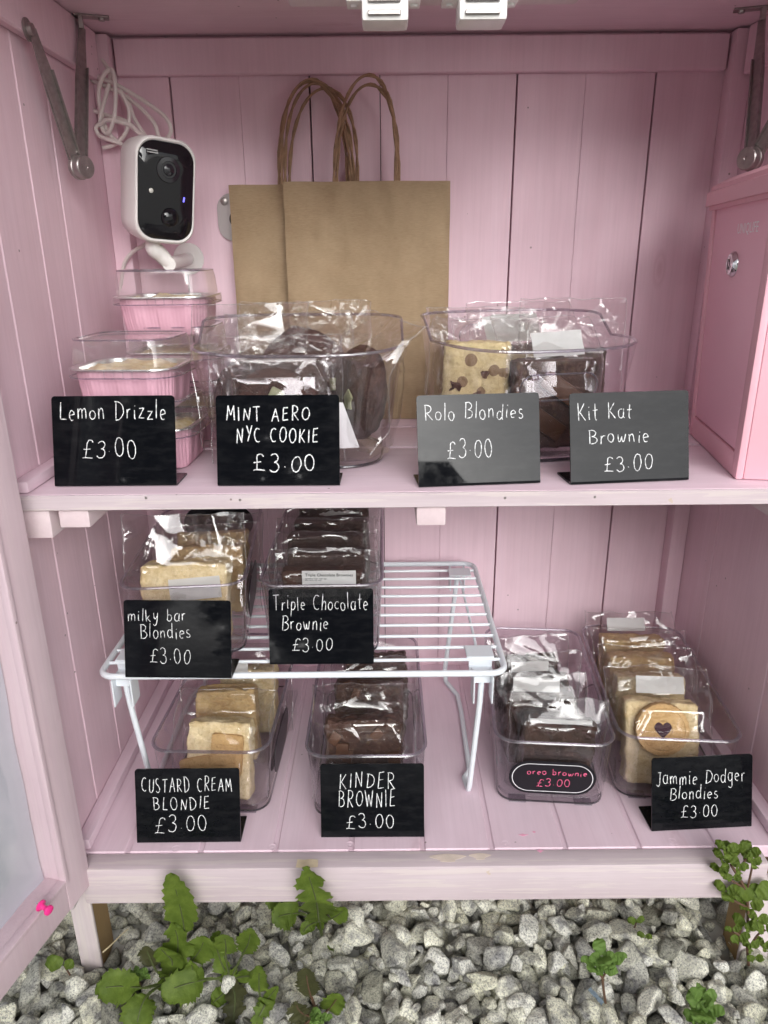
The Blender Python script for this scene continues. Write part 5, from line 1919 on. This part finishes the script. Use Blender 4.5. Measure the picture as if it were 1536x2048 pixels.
def paper_bag(label, x0, x1, ztop, yfront, seed, handle_c, hw, hz, zs=ZS):
    w = x1 - x0
    root = thing('paper_bag', label, 'paper bag', ((x0 + x1) / 2, yfront, zs), (0, 0, 0), 'brown paper carrier bags')
    H = ztop - zs
    dpt = 0.014
    bm = bmesh.new()
    nx, nz = 44, 56
    gr = []
    for side in (0, 1):
        g = []
        for j in range(nz + 1):
            z = 0.0006 + H * j / nz
            row = []
            for i in range(nx + 1):
                x = -w / 2 + w * i / nx
                ex = min(1, (w / 2 - abs(x)) / .012)
                t = z / H
                bulge = dpt * (0.25 + .75 * (1 - t)) * ex ** .5
                q = Vector((x * 16, z * 14, seed + side * 5))
                wr = noise.noise(q) * .0042 + abs(noise.noise(q * 1.9 + Vector((4, 1, 0)))) * .0040 - abs(noise.noise(q * 3.3 + Vector((1, 7, 0)))) * .0016
                if z > H - .055:
                    for hs_ in (-1, 1):
                        wr -= .0013 * math.exp(-((x - (handle_c - (x0 + x1) / 2) - hs_ * hw) / .0018) ** 2)
                # paper pulled by the glued handle patch inside
                pl = -0.0012 * (1 / (1 + math.exp(-(z - (H - .048)) * 900))) * (1 / (1 + math.exp((abs(x - .002) - .034) * 1100)))
                for cz, ch in ((.048, .0016), (H * .52, -.0009)):
                    wr += ch * max(0, 1 - abs(z - cz - .002 * math.sin(x * 40)) / .004)
                wr += .0016 * max(0, 1 - abs(abs(x) - (w / 2 - .030) - .004 * noise.noise(Vector((z * 12, seed, 0)))) / .003) * max(0, 1 - t) ** .5
                wr += abs(noise.noise(Vector((x * 34 + z * 22, z * 30, seed + 9)))) * .0016 * max(0, noise.noise(Vector((x * 9, z * 9, seed + 2))) + .25)
                y = (-bulge / 2 + wr + pl + .007) if side == 0 else (bulge / 2 + .007 + wr * .4)
                if i in (0, nx):
                    y = .007 + noise.noise(Vector((z * 20, seed, i))) * .001
                y += 0.012 * t * 0.8       # leans back to the wall
                row.append(bm.verts.new((x + .0006 * noise.noise(Vector((z * 25, i * .01, seed))), y, z + (.0010 * noise.noise(Vector((x * 20, seed, 1))) if j == nz else 0))))
            g.append(row)
        gr.append(g)
    for g in gr:
        for j in range(nz):
            for i in range(nx):
                bm.faces.new((g[j][i], g[j][i + 1], g[j + 1][i + 1], g[j + 1][i]))
    a, b = gr
    for j in range(nz):
        for i in (0, nx):
            bm.faces.new((a[j][i], a[j + 1][i], b[j + 1][i], b[j][i]))
    for i in range(nx):
        bm.faces.new((a[0][i], a[0][i + 1], b[0][i + 1], b[0][i]))
        bm.faces.new((a[nz][i], a[nz][i + 1], b[nz][i + 1], b[nz][i]))
    obj('bag_body', bm, M_KRAFT, root, angle=60)
    rg = random.Random(seed)
    for k, (dy, hz2, dx, lean) in enumerate(hz):
        bm = bmesh.new()
        for strand in range(2):
            pts = []
            cx = handle_c - (x0 + x1) / 2 + dx
            N = 26
            for i in range(N + 1):
                t = i / N
                a = math.pi * (1 - t)
                x = cx + hw * math.cos(a) * (1 + .10 * math.sin(math.pi * t)) + lean * math.sin(a)
                z = H - 0.02 + (hz2 + .02) * math.sin(a) ** .78
                ph = t * 30 + strand * math.pi
                pts.append(Vector((x + .0011 * math.cos(ph), .016 + dy + .0011 * math.sin(ph) + .004 * math.sin(a), z + .0006 * math.cos(ph))))
            tube(bm, pts, .0013, 7)
        obj('handle', bm, M_CORD, root)
    return root


paper_bag('brown paper carrier bag standing foremost, upright with creased front', -0.1035, 0.0735, 0.0745, 0.822, 3, -0.0175, 0.0325, ((.001, .100, 0, .006), (.004, .092, .003, .004)))
paper_bag('brown paper carrier bag partly hidden behind the front bag, its left side showing', -0.165, 0.012, 0.074, 0.842, 8, -0.0695, 0.0370, ((.001, .101, 0, -.002), (.003, .098, .003, 0), (.005, .100, -.004, .001), (.007, .094, .006, .006)))

# ------------------------------------------------------------------ pink cash box


def cash_box():
    c0 = at(1470, 960, Z=ZS)
    c1 = at(1380, 870, Z=ZS)
    yaw = math.atan2(-(c1.x - c0.x), (c1.y - c0.y))      # turns +y to the direction front -> back
    root = thing('cash_box', 'pink steel cash box with a key lock at the right end of the upper shelf', 'cash box', (c0.x, c0.y, ZS), (0, 0, yaw))
    # local: x to the right (depth of the box), y back along the door face
    L, Dp, H = (c1 - c0).length + .004, 0.072, 0.2195
    bm = bmesh.new()
    th = .0012
    # body as a frame round the door opening, so the door sits in a real recess
    e = .0145
    box(bm, .006, Dp, 0, L, .0006, H, .0018, 2)
    box(bm, 0, .0062, 0, e, .0006, H, .0016, 2)
    box(bm, 0, .0062, L - e * .7, L, .0006, H, .0016, 2)
    box(bm, 0.0001, .0062, e - .0005, L - e * .7 + .0005, .0006, .020, .0012, 2)
    obj('body', bm, M_CASH, root, angle=50)
    bm = bmesh.new()
    box(bm, .0014, .0058, e + .0008, L - e * .7 - .0008, .0212, H - .002, .0012, 2)
    door = obj('door', bm, M_CASH2, root, angle=50)
    bm = bmesh.new()
    M = Matrix.Rotation(rad(-90), 4, 'Y')
    yl, zl = L * .52, H - .0515
    lathe(bm, [(0, .0042), (.0028, .0046), (.0060, .0046), (.0068, .0038), (.0072, .0044), (.0086, .0040), (.0108, .0012), (.0110, 0)], 40, Matrix.Translation((.0014, yl, zl)) @ M)
    lk = obj('lock', bm, M_CHROME, door, angle=30)
    bm = bmesh.new()
    box(bm, -.0040, -.0034, yl - .0007, yl + .0007, zl - .0045, zl + .0045, .0003)
    obj('key_slot', bm, M_DARKHOLE, lk)
    # lid: overhanging, with a pitched top
    bm = bmesh.new()
    o = .0055
    z0, z1, z2 = H - .0030, H + .0165, H + .027
    low = [(-o, -o), (Dp + .002, -o), (Dp + .002, L + o), (-o, L + o)]
    P0 = [Vector((x, y, z0)) for x, y in low]
    P1 = [Vector((x, y, z1)) for x, y in low]
    P2 = [Vector((x + (.020 if x < 0 else 0), y * .94 + L * .03, z2)) for x, y in low]
    loft(bm, [P0, P1, P2], True, True)
    bmesh.ops.bevel(bm, geom=bm.edges[:], offset=.0036, segments=4, affect='EDGES')
    obj('lid', bm, M_CASH, root, angle=40)
    Mt = Matrix.Translation((.00125, L * .53, H - .0265)) @ Matrix.Rotation(rad(-90), 4, 'Z')
    small_print('UNIQLIFE', .0118, Mt, M_LOGO, door, 'lettering')
    # the box is deeper at the top than at its foot
    stack = list(root.children)
    while stack:
        o = stack.pop()
        stack += list(o.children)
        for v in o.data.vertices:
            v.co.y *= 1 + .17 * min(1.0, max(0.0, v.co.z / H))
    return root


cash_box()

# ------------------------------------------------------------------ weeds


def leaf_mesh(bm, pts, width, kind='term', up=Vector((0, -0.45, 0.9)), seed=0, mi=0, teeth=1.0, fold=0.22):
    """flat lobed leaf along a 3-D spine"""
    sp = smooth_path(pts, 13)
    n = len(sp)
    rows = []
    rg = random.Random(seed)
    ph = rg.uniform(0, 6)
    for i, p in enumerate(sp):
        t = i / (n - 1)
        tg = (sp[min(i + 1, n - 1)] - sp[max(i - 1, 0)]).normalized()
        side = tg.cross(up).normalized()
        nr = side.cross(tg).normalized()
        if kind == 'term':        # big terminal lobe, narrow winged stalk with side lobes
            if t > .48:
                q = (t - .48) / .52
                wv = (math.sin(math.pi * min(1, q * .86 + .14)) ** .62) * (1 if q < .97 else .5)
            else:
                wv = .09 + .60 * max(0, math.sin(t * 6.28 * 2.3 + .3)) ** 1.6 * (t / .48) ** .6
        elif kind == 'lobed':
            env = math.sin(math.pi * min(1, t * .88 + .10)) ** .7
            wv = env * (.42 + .58 * abs(math.sin(t * 13 + .4)) ** .8)
        else:                     # plain oval
            wv = math.sin(math.pi * min(1, max(.0, t * .97 + .02))) ** .75 if t > .12 else .06
        tooth = 1 + .34 * teeth * ((t * n * .41 + ph) % 1.0 - .5) + .09 * teeth * rg.uniform(-1, 1)
        row = []
        for s in (-1, -.55, 0, .55, 1):
            wl_ = wv * width * (tooth if abs(s) == 1 else 1)
            asym = 1 + .10 * math.sin(t * 9 + ph) * s
            off = side * s * wl_ * asym + nr * (abs(s) * fold * wl_ + .0012 * noise.noise(Vector((t * 6, s * 2, seed))) * 2)
            row.append(bm.verts.new(p + off + tg * (.10 * width * teeth * math.sin(t * n * 2.3 + s) if abs(s) == 1 else 0)))
        rows.append(row)
    for A, B in zip(rows, rows[1:]):
        for k in range(4):
            f = bm.faces.new((A[k], A[k + 1], B[k + 1], B[k]))
            f.material_index = mi


def weed(label, base, leaves, stems=(), cat='weed', group=None, mat=None, smat=None):
    b = Vector(base)
    root = thing('weed', label, cat, b, (0, 0, 0), group)
    bm = bmesh.new()
    bs = bmesh.new()
    for k, lf in enumerate(leaves):
        pts, w, kind = lf[0], lf[1], lf[2]
        mi = lf[3] if len(lf) > 3 else 0
        up = Vector(lf[4]) if len(lf) > 4 else Vector((0, -0.5, 0.85))
        P = [at(u, v, Y=y) - b for u, v, y in pts]
        leaf_mesh(bm, P, w * .68, kind, up, seed=k + len(label), mi=mi, teeth=1.0 if kind != 'oval' else .35)
        sp = smooth_path(P, 6)
        m = int(len(sp) * .85)
        lift = up.normalized() * .0004
        tube(bs, [p + lift for p in sp[:m]], [.0012 - .0008 * i / m for i in range(m)], 6)
    for pts, r in stems:
        P = smooth_path([at(u, v, Y=y) - b for u, v, y in pts], 5)
        tube(bs, P, [r * (1 - .45 * i / len(P)) for i in range(len(P))], 7)
    bmesh.ops.solidify(bm, geom=bm.faces[:], thickness=.00025)
    obj('leaves', bm, mat or [M_LEAF, M_LEAF_DULL], root, angle=80)
    obj('stems', bs, smat or M_STEM, root)
    return root


GW = 'weeds growing through the gravel'
g1 = at(335, 1965, Z=-.672)
Y1 = g1.y
UP = (0, -.95, .30)
weed('large sow-thistle weed left of centre, one toothed leaf standing against the front rail', g1, [
    ([(338, 1960, Y1), (368, 1885, Y1 - .004), (362, 1820, Y1 - .01), (342, 1745, Y1 - .015)], .0215, 'term', 0, UP),
    ([(336, 1962, Y1), (352, 1925, Y1 - .006), (356, 1880, Y1 - .006), (346, 1845, Y1 - .01)], .024, 'lobed', 0, UP),
    ([(330, 1965, Y1), (290, 1975, Y1 - .02), (240, 1972, Y1 - .035), (190, 1978, Y1 - .045)], .021, 'term', 0, (0, -.75, .65)),
    ([(330, 1967, Y1), (300, 1985, Y1 - .02), (282, 2015, Y1 - .035), (270, 2070, Y1 - .05)], .023, 'term', 0, (0, -.75, .65)),
    ([(336, 1965, Y1), (350, 1975, Y1 - .01), (340, 1985, Y1 - .018), (322, 1985, Y1 - .022)], .016, 'oval', 0, (0, -.75, .65)),
    ([(334, 1962, Y1), (312, 1940, Y1), (300, 1915, Y1), (290, 1892, Y1)], .014, 'term', 1, UP),
    ([(338, 1962, Y1), (375, 1930, Y1), (400, 1900, Y1 - .004), (410, 1872, Y1 - .006)], .022, 'term', 0, UP),
    ([(338, 1962, Y1), (345, 1925, Y1 - .01), (330, 1905, Y1 - .016), (318, 1895, Y1 - .02)], .017, 'oval', 0, UP),
    ([(338, 1965, Y1), (372, 1950, Y1 - .004), (385, 1940, Y1 - .01), (380, 1920, Y1 - .012)], .015, 'lobed', 0, UP),
], group=GW)
g2 = at(462, 1958, Z=-.672)
Y2 = g2.y
weed('sow-thistle weed with two upright leaves, right beside the large sow-thistle', g2, [
    ([(460, 1955, Y2), (452, 1915, Y2 - .004), (452, 1890, Y2 - .008), (448, 1868, Y2 - .012)], .0165, 'term', 0, UP),
    ([(462, 1955, Y2), (482, 1915, Y2 - .004), (497, 1885, Y2 - .008), (502, 1856, Y2 - .012)], .0165, 'term', 0, UP),
    ([(458, 1957, Y2), (420, 1958, Y2 - .008), (380, 1966, Y2 - .02), (322, 1985, Y2 - .03)], .022, 'term', 0, (0, -.75, .65)),
    ([(464, 1957, Y2), (490, 1952, Y2 - .006), (508, 1952, Y2 - .01), (522, 1950, Y2 - .012)], .011, 'oval', 0, UP),
    ([(462, 1960, Y2), (470, 1990, Y2 - .016), (468, 2030, Y2 - .03), (462, 2070, Y2 - .04)], .017, 'lobed', 1, (0, -.75, .65)),
    ([(460, 1960, Y2), (448, 1985, Y2 - .012), (432, 2000, Y2 - .02), (422, 2010, Y2 - .026)], .012, 'oval', 0, (0, -.75, .65)),
    ([(460, 1955, Y2), (445, 1930, Y2), (432, 1885, Y2 + .004), (440, 1862, Y2 + .004)], .014, 'lobed', 0, UP),
    ([(525, 2020, Y2 - .03), (520, 1990, Y2 - .03), (518, 1965, Y2 - .034), (519, 1930, Y2 - .04)], .0135, 'term', 0, UP),
    ([(525, 2015, Y2 - .03), (535, 1998, Y2 - .03), (545, 1985, Y2 - .03), (556, 1972, Y2 - .03)], .0085, 'oval', 0, UP),
    ([(525, 2015, Y2 - .03), (530, 2010, Y2 - .036), (520, 2030, Y2 - .042), (508, 2062, Y2 - .05)], .013, 'lobed', 0, (0, -.75, .65)),
], group=GW)
g3 = at(640, 1840, Z=-.672)
Y3 = g3.y
weed('sow-thistle weed in the middle, one broad leaf standing before the front rail', g3, [
    ([(638, 1842, .560), (634, 1808, .517), (626, 1778, .507), (611, 1732, .502)], .0270, 'lobed', 0, UP),
    ([(636, 1838, Y3), (605, 1828, Y3 - .01), (575, 1828, Y3 - .02), (543, 1838, Y3 - .028)], .0205, 'term', 0, (0, -.8, .6)),
    ([(634, 1836, Y3), (600, 1815, Y3), (570, 1806, Y3 - .004), (532, 1800, Y3 - .006)], .018, 'term', 0, UP),
    ([(640, 1840, Y3), (658, 1838, Y3 - .01), (675, 1830, Y3 - .014), (692, 1815, Y3 - .016)], .014, 'term', 0, UP),
    ([(640, 1842, Y3), (644, 1880, Y3 - .02), (648, 1915, Y3 - .03), (652, 1962, Y3 - .042)], .0215, 'term', 0, (0, -.8, .6)),
    ([(638, 1842, Y3), (622, 1848, Y3 - .012), (612, 1856, Y3 - .016), (604, 1870, Y3 - .02)], .010, 'oval', 0, (0, -.8, .6)),
    ([(637, 1838, Y3), (650, 1822, Y3), (655, 1812, Y3), (652, 1806, Y3)], .008, 'oval', 1, UP),
], group=GW)
g4 = at(632, 2030, Z=-.672)
Y4 = g4.y
weed('weed with dull purplish leaves at the bottom edge, right of the sow-thistles', g4, [
    ([(632, 2030, Y4), (624, 2000, Y4 - .006), (616, 1970, Y4 - .01), (611, 1935, Y4 - .014)], .0150, 'term', 1, UP),
    ([(630, 2032, Y4), (612, 2030, Y4 - .006), (598, 2020, Y4 - .01), (590, 2002, Y4 - .012)], .0205, 'lobed', 1, (0, -.8, .6)),
    ([(634, 2032, Y4), (650, 2025, Y4 - .004), (664, 2010, Y4 - .008), (680, 1988, Y4 - .01)], .0165, 'term', 0, UP),
    ([(630, 2034, Y4), (610, 2048, Y4 - .01), (600, 2060, Y4 - .016), (590, 2080, Y4 - .02)], .0160, 'lobed', 1, (0, -.8, .6)),
], stems=(([(640, 2045, Y4), (632, 2020, Y4 - .004), (624, 1995, Y4 - .008)], .0018),), group=GW, smat=M_STEM_RED)


def spurge(label, base_px, zc, nodes, stems, mats, rs=.0012):
    b = at(base_px[0], base_px[1], Z=zc)
    root = thing('weed', label, 'weed', b, (0, 0, 0), GW)
    bm, bs = bmesh.new(), bmesh.new()
    rg = random.Random(len(label))
    for (u, v, dy, n, size) in nodes:
        c = at(u, v, Y=b.y + dy) - b
        n = max(2, int(n * .60))
        size *= .84
        for k in range(n):
            a = 2 * math.pi * k / n + rg.uniform(-.4, .4)
            d = Vector((math.cos(a), math.sin(a) * .85 - .15, rg.uniform(.05, .6))).normalized()
            L = size * rg.uniform(.75, 1.15)
            P = [c, c + d * L * .35 + Vector((0, 0, .002)), c + d * L * .7 + Vector((0, 0, .0022)), c + d * L + Vector((0, 0, -.0006))]
            leaf_mesh(bm, P, L * rg.uniform(.34, .44), 'oval', Vector((rg.uniform(-.5, .5), -.6 + rg.uniform(-.3, .3), .8)), seed=k, teeth=.12, fold=.10)
    for pts, r in stems:
        P = smooth_path([at(u, v, Y=b.y + dy) - b for u, v, dy in pts], 5)
        tube(bs, P, r, 7)
    bmesh.ops.solidify(bm, geom=bm.faces[:], thickness=.0002)
    obj('leaves', bm, mats, root, angle=80)
    obj('stems', bs, M_STEM_RED, root)
    return root


spurge('tall green spurge at the right cabinet leg, its head before the front rail', (1497, 1925), -.672, [
    (1470, 1705, -.02, 6, .016), (1497, 1712, -.02, 6, .015), (1446, 1722, -.02, 6, .014), (1452, 1702, -.022, 5, .013), (1505, 1728, -.02, 5, .013), (1440, 1745, -.02, 5, .012), (1476, 1738, -.03, 5, .013), (1466, 1760, -.025, 3, .011),
    (1452, 1785, -.018, 6, .013), (1470, 1800, -.018, 3, .012), (1490, 1795, -.02, 3, .020), (1510, 1795, -.022, 2, .021), (1500, 1815, -.01, 2, .015),
    (1490, 1855, -.012, 5, .015), (1515, 1845, -.014, 5, .016), (1530, 1862, -.016, 4, .018), (1478, 1880, -.012, 4, .012), (1500, 1895, -.012, 5, .013), (1526, 1895, -.01, 5, .014), (1465, 1862, -.01, 3, .011), (1510, 1920, -.008, 3, .012)],
    [([(1497, 1930, 0), (1494, 1880, -.004), (1496, 1820, -.01), (1488, 1775, -.018), (1462, 1730, -.022)], .0014), ([(1490, 1782, -.016), (1478, 1745, -.02), (1492, 1718, -.02)], .001), ([(1494, 1780, -.016), (1502, 1745, -.02), (1505, 1728, -.02)], .001),
     ([(1496, 1815, -.01), (1470, 1802, -.016), (1450, 1786, -.018)], .001), ([(1495, 1900, -.004), (1515, 1870, -.012), (1530, 1860, -.016)], .001), ([(1494, 1885, -.004), (1478, 1870, -.01), (1466, 1862, -.01)], .0009), ([(1488, 1775, -.018), (1456, 1757, -.02), (1440, 1745, -.02)], .0009)],
    [M_LEAF])
spurge('small fresh green spurge seedling among the stones right of centre', (1205, 1995), -.672, [(1203, 1915, -.01, 7, .017), (1222, 1925, -.01, 5, .014), (1190, 1935, -.012, 5, .015), (1235, 1918, -.01, 4, .013), (1180, 1922, -.01, 4, .013), (1208, 1945, -.014, 4, .014)],
       [([(1212, 2012, 0), (1206, 1970, -.004), (1203, 1920, -.01)], .0012), ([(1207, 1960, -.006), (1190, 1936, -.012)], .0009), ([(1206, 1955, -.006), (1222, 1926, -.01)], .0009)], [M_LEAF_LIGHT])
spurge('bright green spurge seedling at the bottom edge, right', (1405, 2055), -.672, [(1405, 2000, -.008, 7, .017), (1392, 2020, -.012, 6, .018), (1418, 2022, -.012, 6, .018), (1405, 2040, -.014, 6, .016), (1390, 2045, -.014, 5, .014)],
       [([(1406, 2075, 0), (1405, 2040, -.006), (1405, 2003, -.008)], .0012)], [M_LEAF_LIGHT])
spurge('tiny green sprout beside the left end of the large sow-thistle', (278, 1965), -.672, [(276, 1950, -.01, 6, .010), (290, 1955, -.012, 5, .009), (268, 1958, -.012, 5, .009)], [([(282, 1975, 0), (278, 1952, -.008)], .0008)], [M_LEAF_LIGHT])
spurge('tiny bright sprout at the foot of the purplish weed', (640, 2035), -.672, [(642, 2036, -.02, 6, .010), (632, 2042, -.02, 5, .010), (650, 2042, -.02, 4, .009)], [([(642, 2058, -.01), (642, 2038, -.02)], .0008)], [M_LEAF_LIGHT])
spurge('single small leaf poking out of the gravel between the door and the cabinet leg', (135, 1945), -.672, [(128, 1930, -.006, 3, .019)], [([(140, 1950, 0), (128, 1930, -.006)], .0009)], [M_LEAF])
spurge('tiny two-leaved seedling beside a dark stone in front of the right end', (1270, 1850), -.670, [(1272, 1845, -.006, 3, .012), (1290, 1875, -.02, 2, .009)], [([(1268, 1858, 0), (1272, 1846, -.006)], .0008)], [M_LEAF])

# ------------------------------------------------------------------ what stands across the drive, mirrored in the signs


def far_house():
    root = thing('house', 'low house with a dark roof and chimney across the drive, mirrored in the price signs', 'house', (1.9, -11.0, GZ))

    def hp(name, bm, mat, parent=None, **k):
        return obj(name, bm, mat, parent or root, **k)
    M_BRICK = plain('house_render', (0.62, 0.59, 0.55), .9, bump=.3, bscale=20, var=.1)
    M_SLATE = plain('roof_slate', (0.055, 0.055, 0.06), .8, bump=.4, bscale=12, var=.25)
    bm = bmesh.new()
    box(bm, -1.7, 1.7, -4, 0, 0, 2.45)
    wall = hp('wall', bm, M_BRICK)
    bm = bmesh.new()
    prof = [(.45, 2.48), (.45, 2.60), (-2.0, 4.20), (-4.45, 2.60), (-4.45, 2.48)]
    a = [Vector((-1.95, y, z)) for y, z in prof]
    b = [Vector((1.95, y, z)) for y, z in prof]
    loft(bm, [a, b], True, True)
    roof = hp('roof', bm, M_SLATE)
    for cx in (-1.25, -.05):
        bm = bmesh.new()
        box(bm, cx - .24, cx + .24, -2.25, -1.75, 3.6, 4.50, .02)
        box(bm, cx - .28, cx + .28, -2.29, -1.71, 4.41, 4.51, .02)
        lathe(bm, [(0, 4.50), (.10, 4.50), (.08, 4.62), (.06, 4.62), (0, 4.57)], 16, Matrix.Translation((cx, -2, 0)))
        hp('chimney', bm, M_BRICK, roof)
    for x in (-.95, 1.1):
        bm = bmesh.new()
        box(bm, x - .6, x + .6, .004, .05, .95, 2.05)
        w = hp('window', bm, plain('window_frame_white', (.7, .7, .7), .4))
        bm = bmesh.new()
        box(bm, x - .52, x - .03, .052, .056, 1.02, 1.98)
        box(bm, x + .03, x + .52, .052, .056, 1.02, 1.98)
        hp('pane', bm, M_LENS, w)
    bm = bmesh.new()
    box(bm, -.25, .4, .004, .05, 0.02, 2.05)
    hp('door', bm, plain('door_dark', (.05, .06, .08), .4))


def far_tree(label, x, y, h, r, seed, n=2600):
    root = thing('tree', label, 'tree', (x, y, GZ))
    rg = random.Random(seed)
    bm = bmesh.new()
    tube(bm, smooth_path([(0, 0, 0), (.05, 0, h * .3), (-.04, .05, h * .6), (0, 0, h * .9)], 5), [.16 - .009 * i for i in range(16)], 10)
    for k in range(9):
        a = rg.uniform(0, 6.28)
        z = h * rg.uniform(.25, .7)
        tube(bm, smooth_path([(0, 0, z), (r * .4 * math.cos(a), r * .4 * math.sin(a), z + h * .12), (r * .8 * math.cos(a), r * .8 * math.sin(a), z + h * .18)], 4), [.06 - .005 * i for i in range(9)], 7)
    obj('trunk', bm, plain('bark', (.09, .07, .05), .9), root)
    bm = bmesh.new()
    for k in range(n):
        d = Vector((rg.gauss(0, 1), rg.gauss(0, 1), rg.gauss(0, 1))).normalized()
        q = rg.uniform(.35, 1) ** .6 * (1 + .25 * noise.noise(d * 2.2 + Vector((seed, 0, 0))))
        c = Vector((d.x * r * q, d.y * r * q, h * .56 + d.z * h * .46 * q))
        s = rg.uniform(.10, .20)
        M = Matrix.Translation(c) @ Matrix.Rotation(rg.uniform(0, 6.3), 4, 'Z') @ Matrix.Rotation(rg.uniform(0, 3.1), 4, 'X')
        vs = [bm.verts.new(M @ Vector(p)) for p in ((-s, 0, 0), (0, -s * .5, .03), (s, 0, 0), (0, s * .5, .03))]
        bm.faces.new(vs)
    obj('crown', bm, leaf_mat('tree_leaf_%d' % seed, (.025, .045, .012), (.05, .085, .022)), root, smooth=False)


far_house()
far_tree('dark leafy tree across the drive, mirrored in the left signs', -1.55, -6.2, 3.7, 1.30, 3, 3200)
far_tree('low dark shrub added between the tree and the house to darken one sign reflection', -0.55, -6.8, 2.0, 1.0, 9, 2200)  # unseen shrub, added to darken what the brownie sign on the rack mirrors
far_tree('smaller dark tree beside it, mirrored in the leftmost sign', -3.6, -6.6, 3.5, 1.15, 5, 2400)

# ------------------------------------------------------------------ small things lying about
bm = bmesh.new()
pts = [at(205, 1905, Z=-.664), at(222, 1890, Z=-.662), at(240, 1872, Z=-.660), at(256, 1858, Z=-.659)]
tube(bm, smooth_path(pts, 6), [.0009 - .00002 * i for i in range(19)], 6)
tag(obj('dry_stalk', bm, plain('straw', (.50, .42, .26), .8, var=.2)), 'thin straw-coloured dry stalk lying on the stones by the left leg', 'stalk')
bm = bmesh.new()
c = at(1192, 1992, Z=-.664)
M = Matrix.Translation(c) @ Matrix.Rotation(rad(-52), 4, 'Z') @ Matrix.Rotation(rad(14), 4, 'Y')
rows = []
for j in range(5):
    rows.append([bm.verts.new(M @ Vector((-.008 + .016 * i / 9, -.0022 + .0044 * j / 4, .0016 * noise.noise(Vector((i * .7, j * .9, 2)))))) for i in range(10)])
for j in range(4):
    for i in range(9):
        bm.faces.new((rows[j][i], rows[j][i + 1], rows[j + 1][i + 1], rows[j + 1][i]))
bmesh.ops.solidify(bm, geom=bm.faces[:], thickness=.0006)
tag(obj('plastic_scrap', bm, plain('pale_blue_plastic', (.30, .38, .45), .4)), 'small pale blue scrap of plastic among the stones by the green seedling', 'litter')
# filled screw heads along the floor boards
for u, v in ((352, 1697), (1345, 1683), (700, 1689), (1010, 1688), (545, 1694)):
    bm = bmesh.new()
    p = at(u, v, Z=ZF)
    lathe(bm, [(.0042, .00005), (.0040, .00025), (.0034, -.0001), (.0012, -.0001), (.0008, .0002), (0, .0002)], 20, Matrix.Translation(p))
    part('screw_head', bm, M_WY)

for u, v in ((292, 996), (480, 1000), (1010, 996), (1190, 994)):
    bm = bmesh.new()
    p = at(u, v, Y=YF - .0006)
    lathe(bm, [(.0011, 0), (.0009, .0003), (0, .0004)], 12, Matrix.Translation(p) @ Matrix.Rotation(rad(90), 4, 'X'))
    part('nail_head', bm, M_STEEL, SHELF)
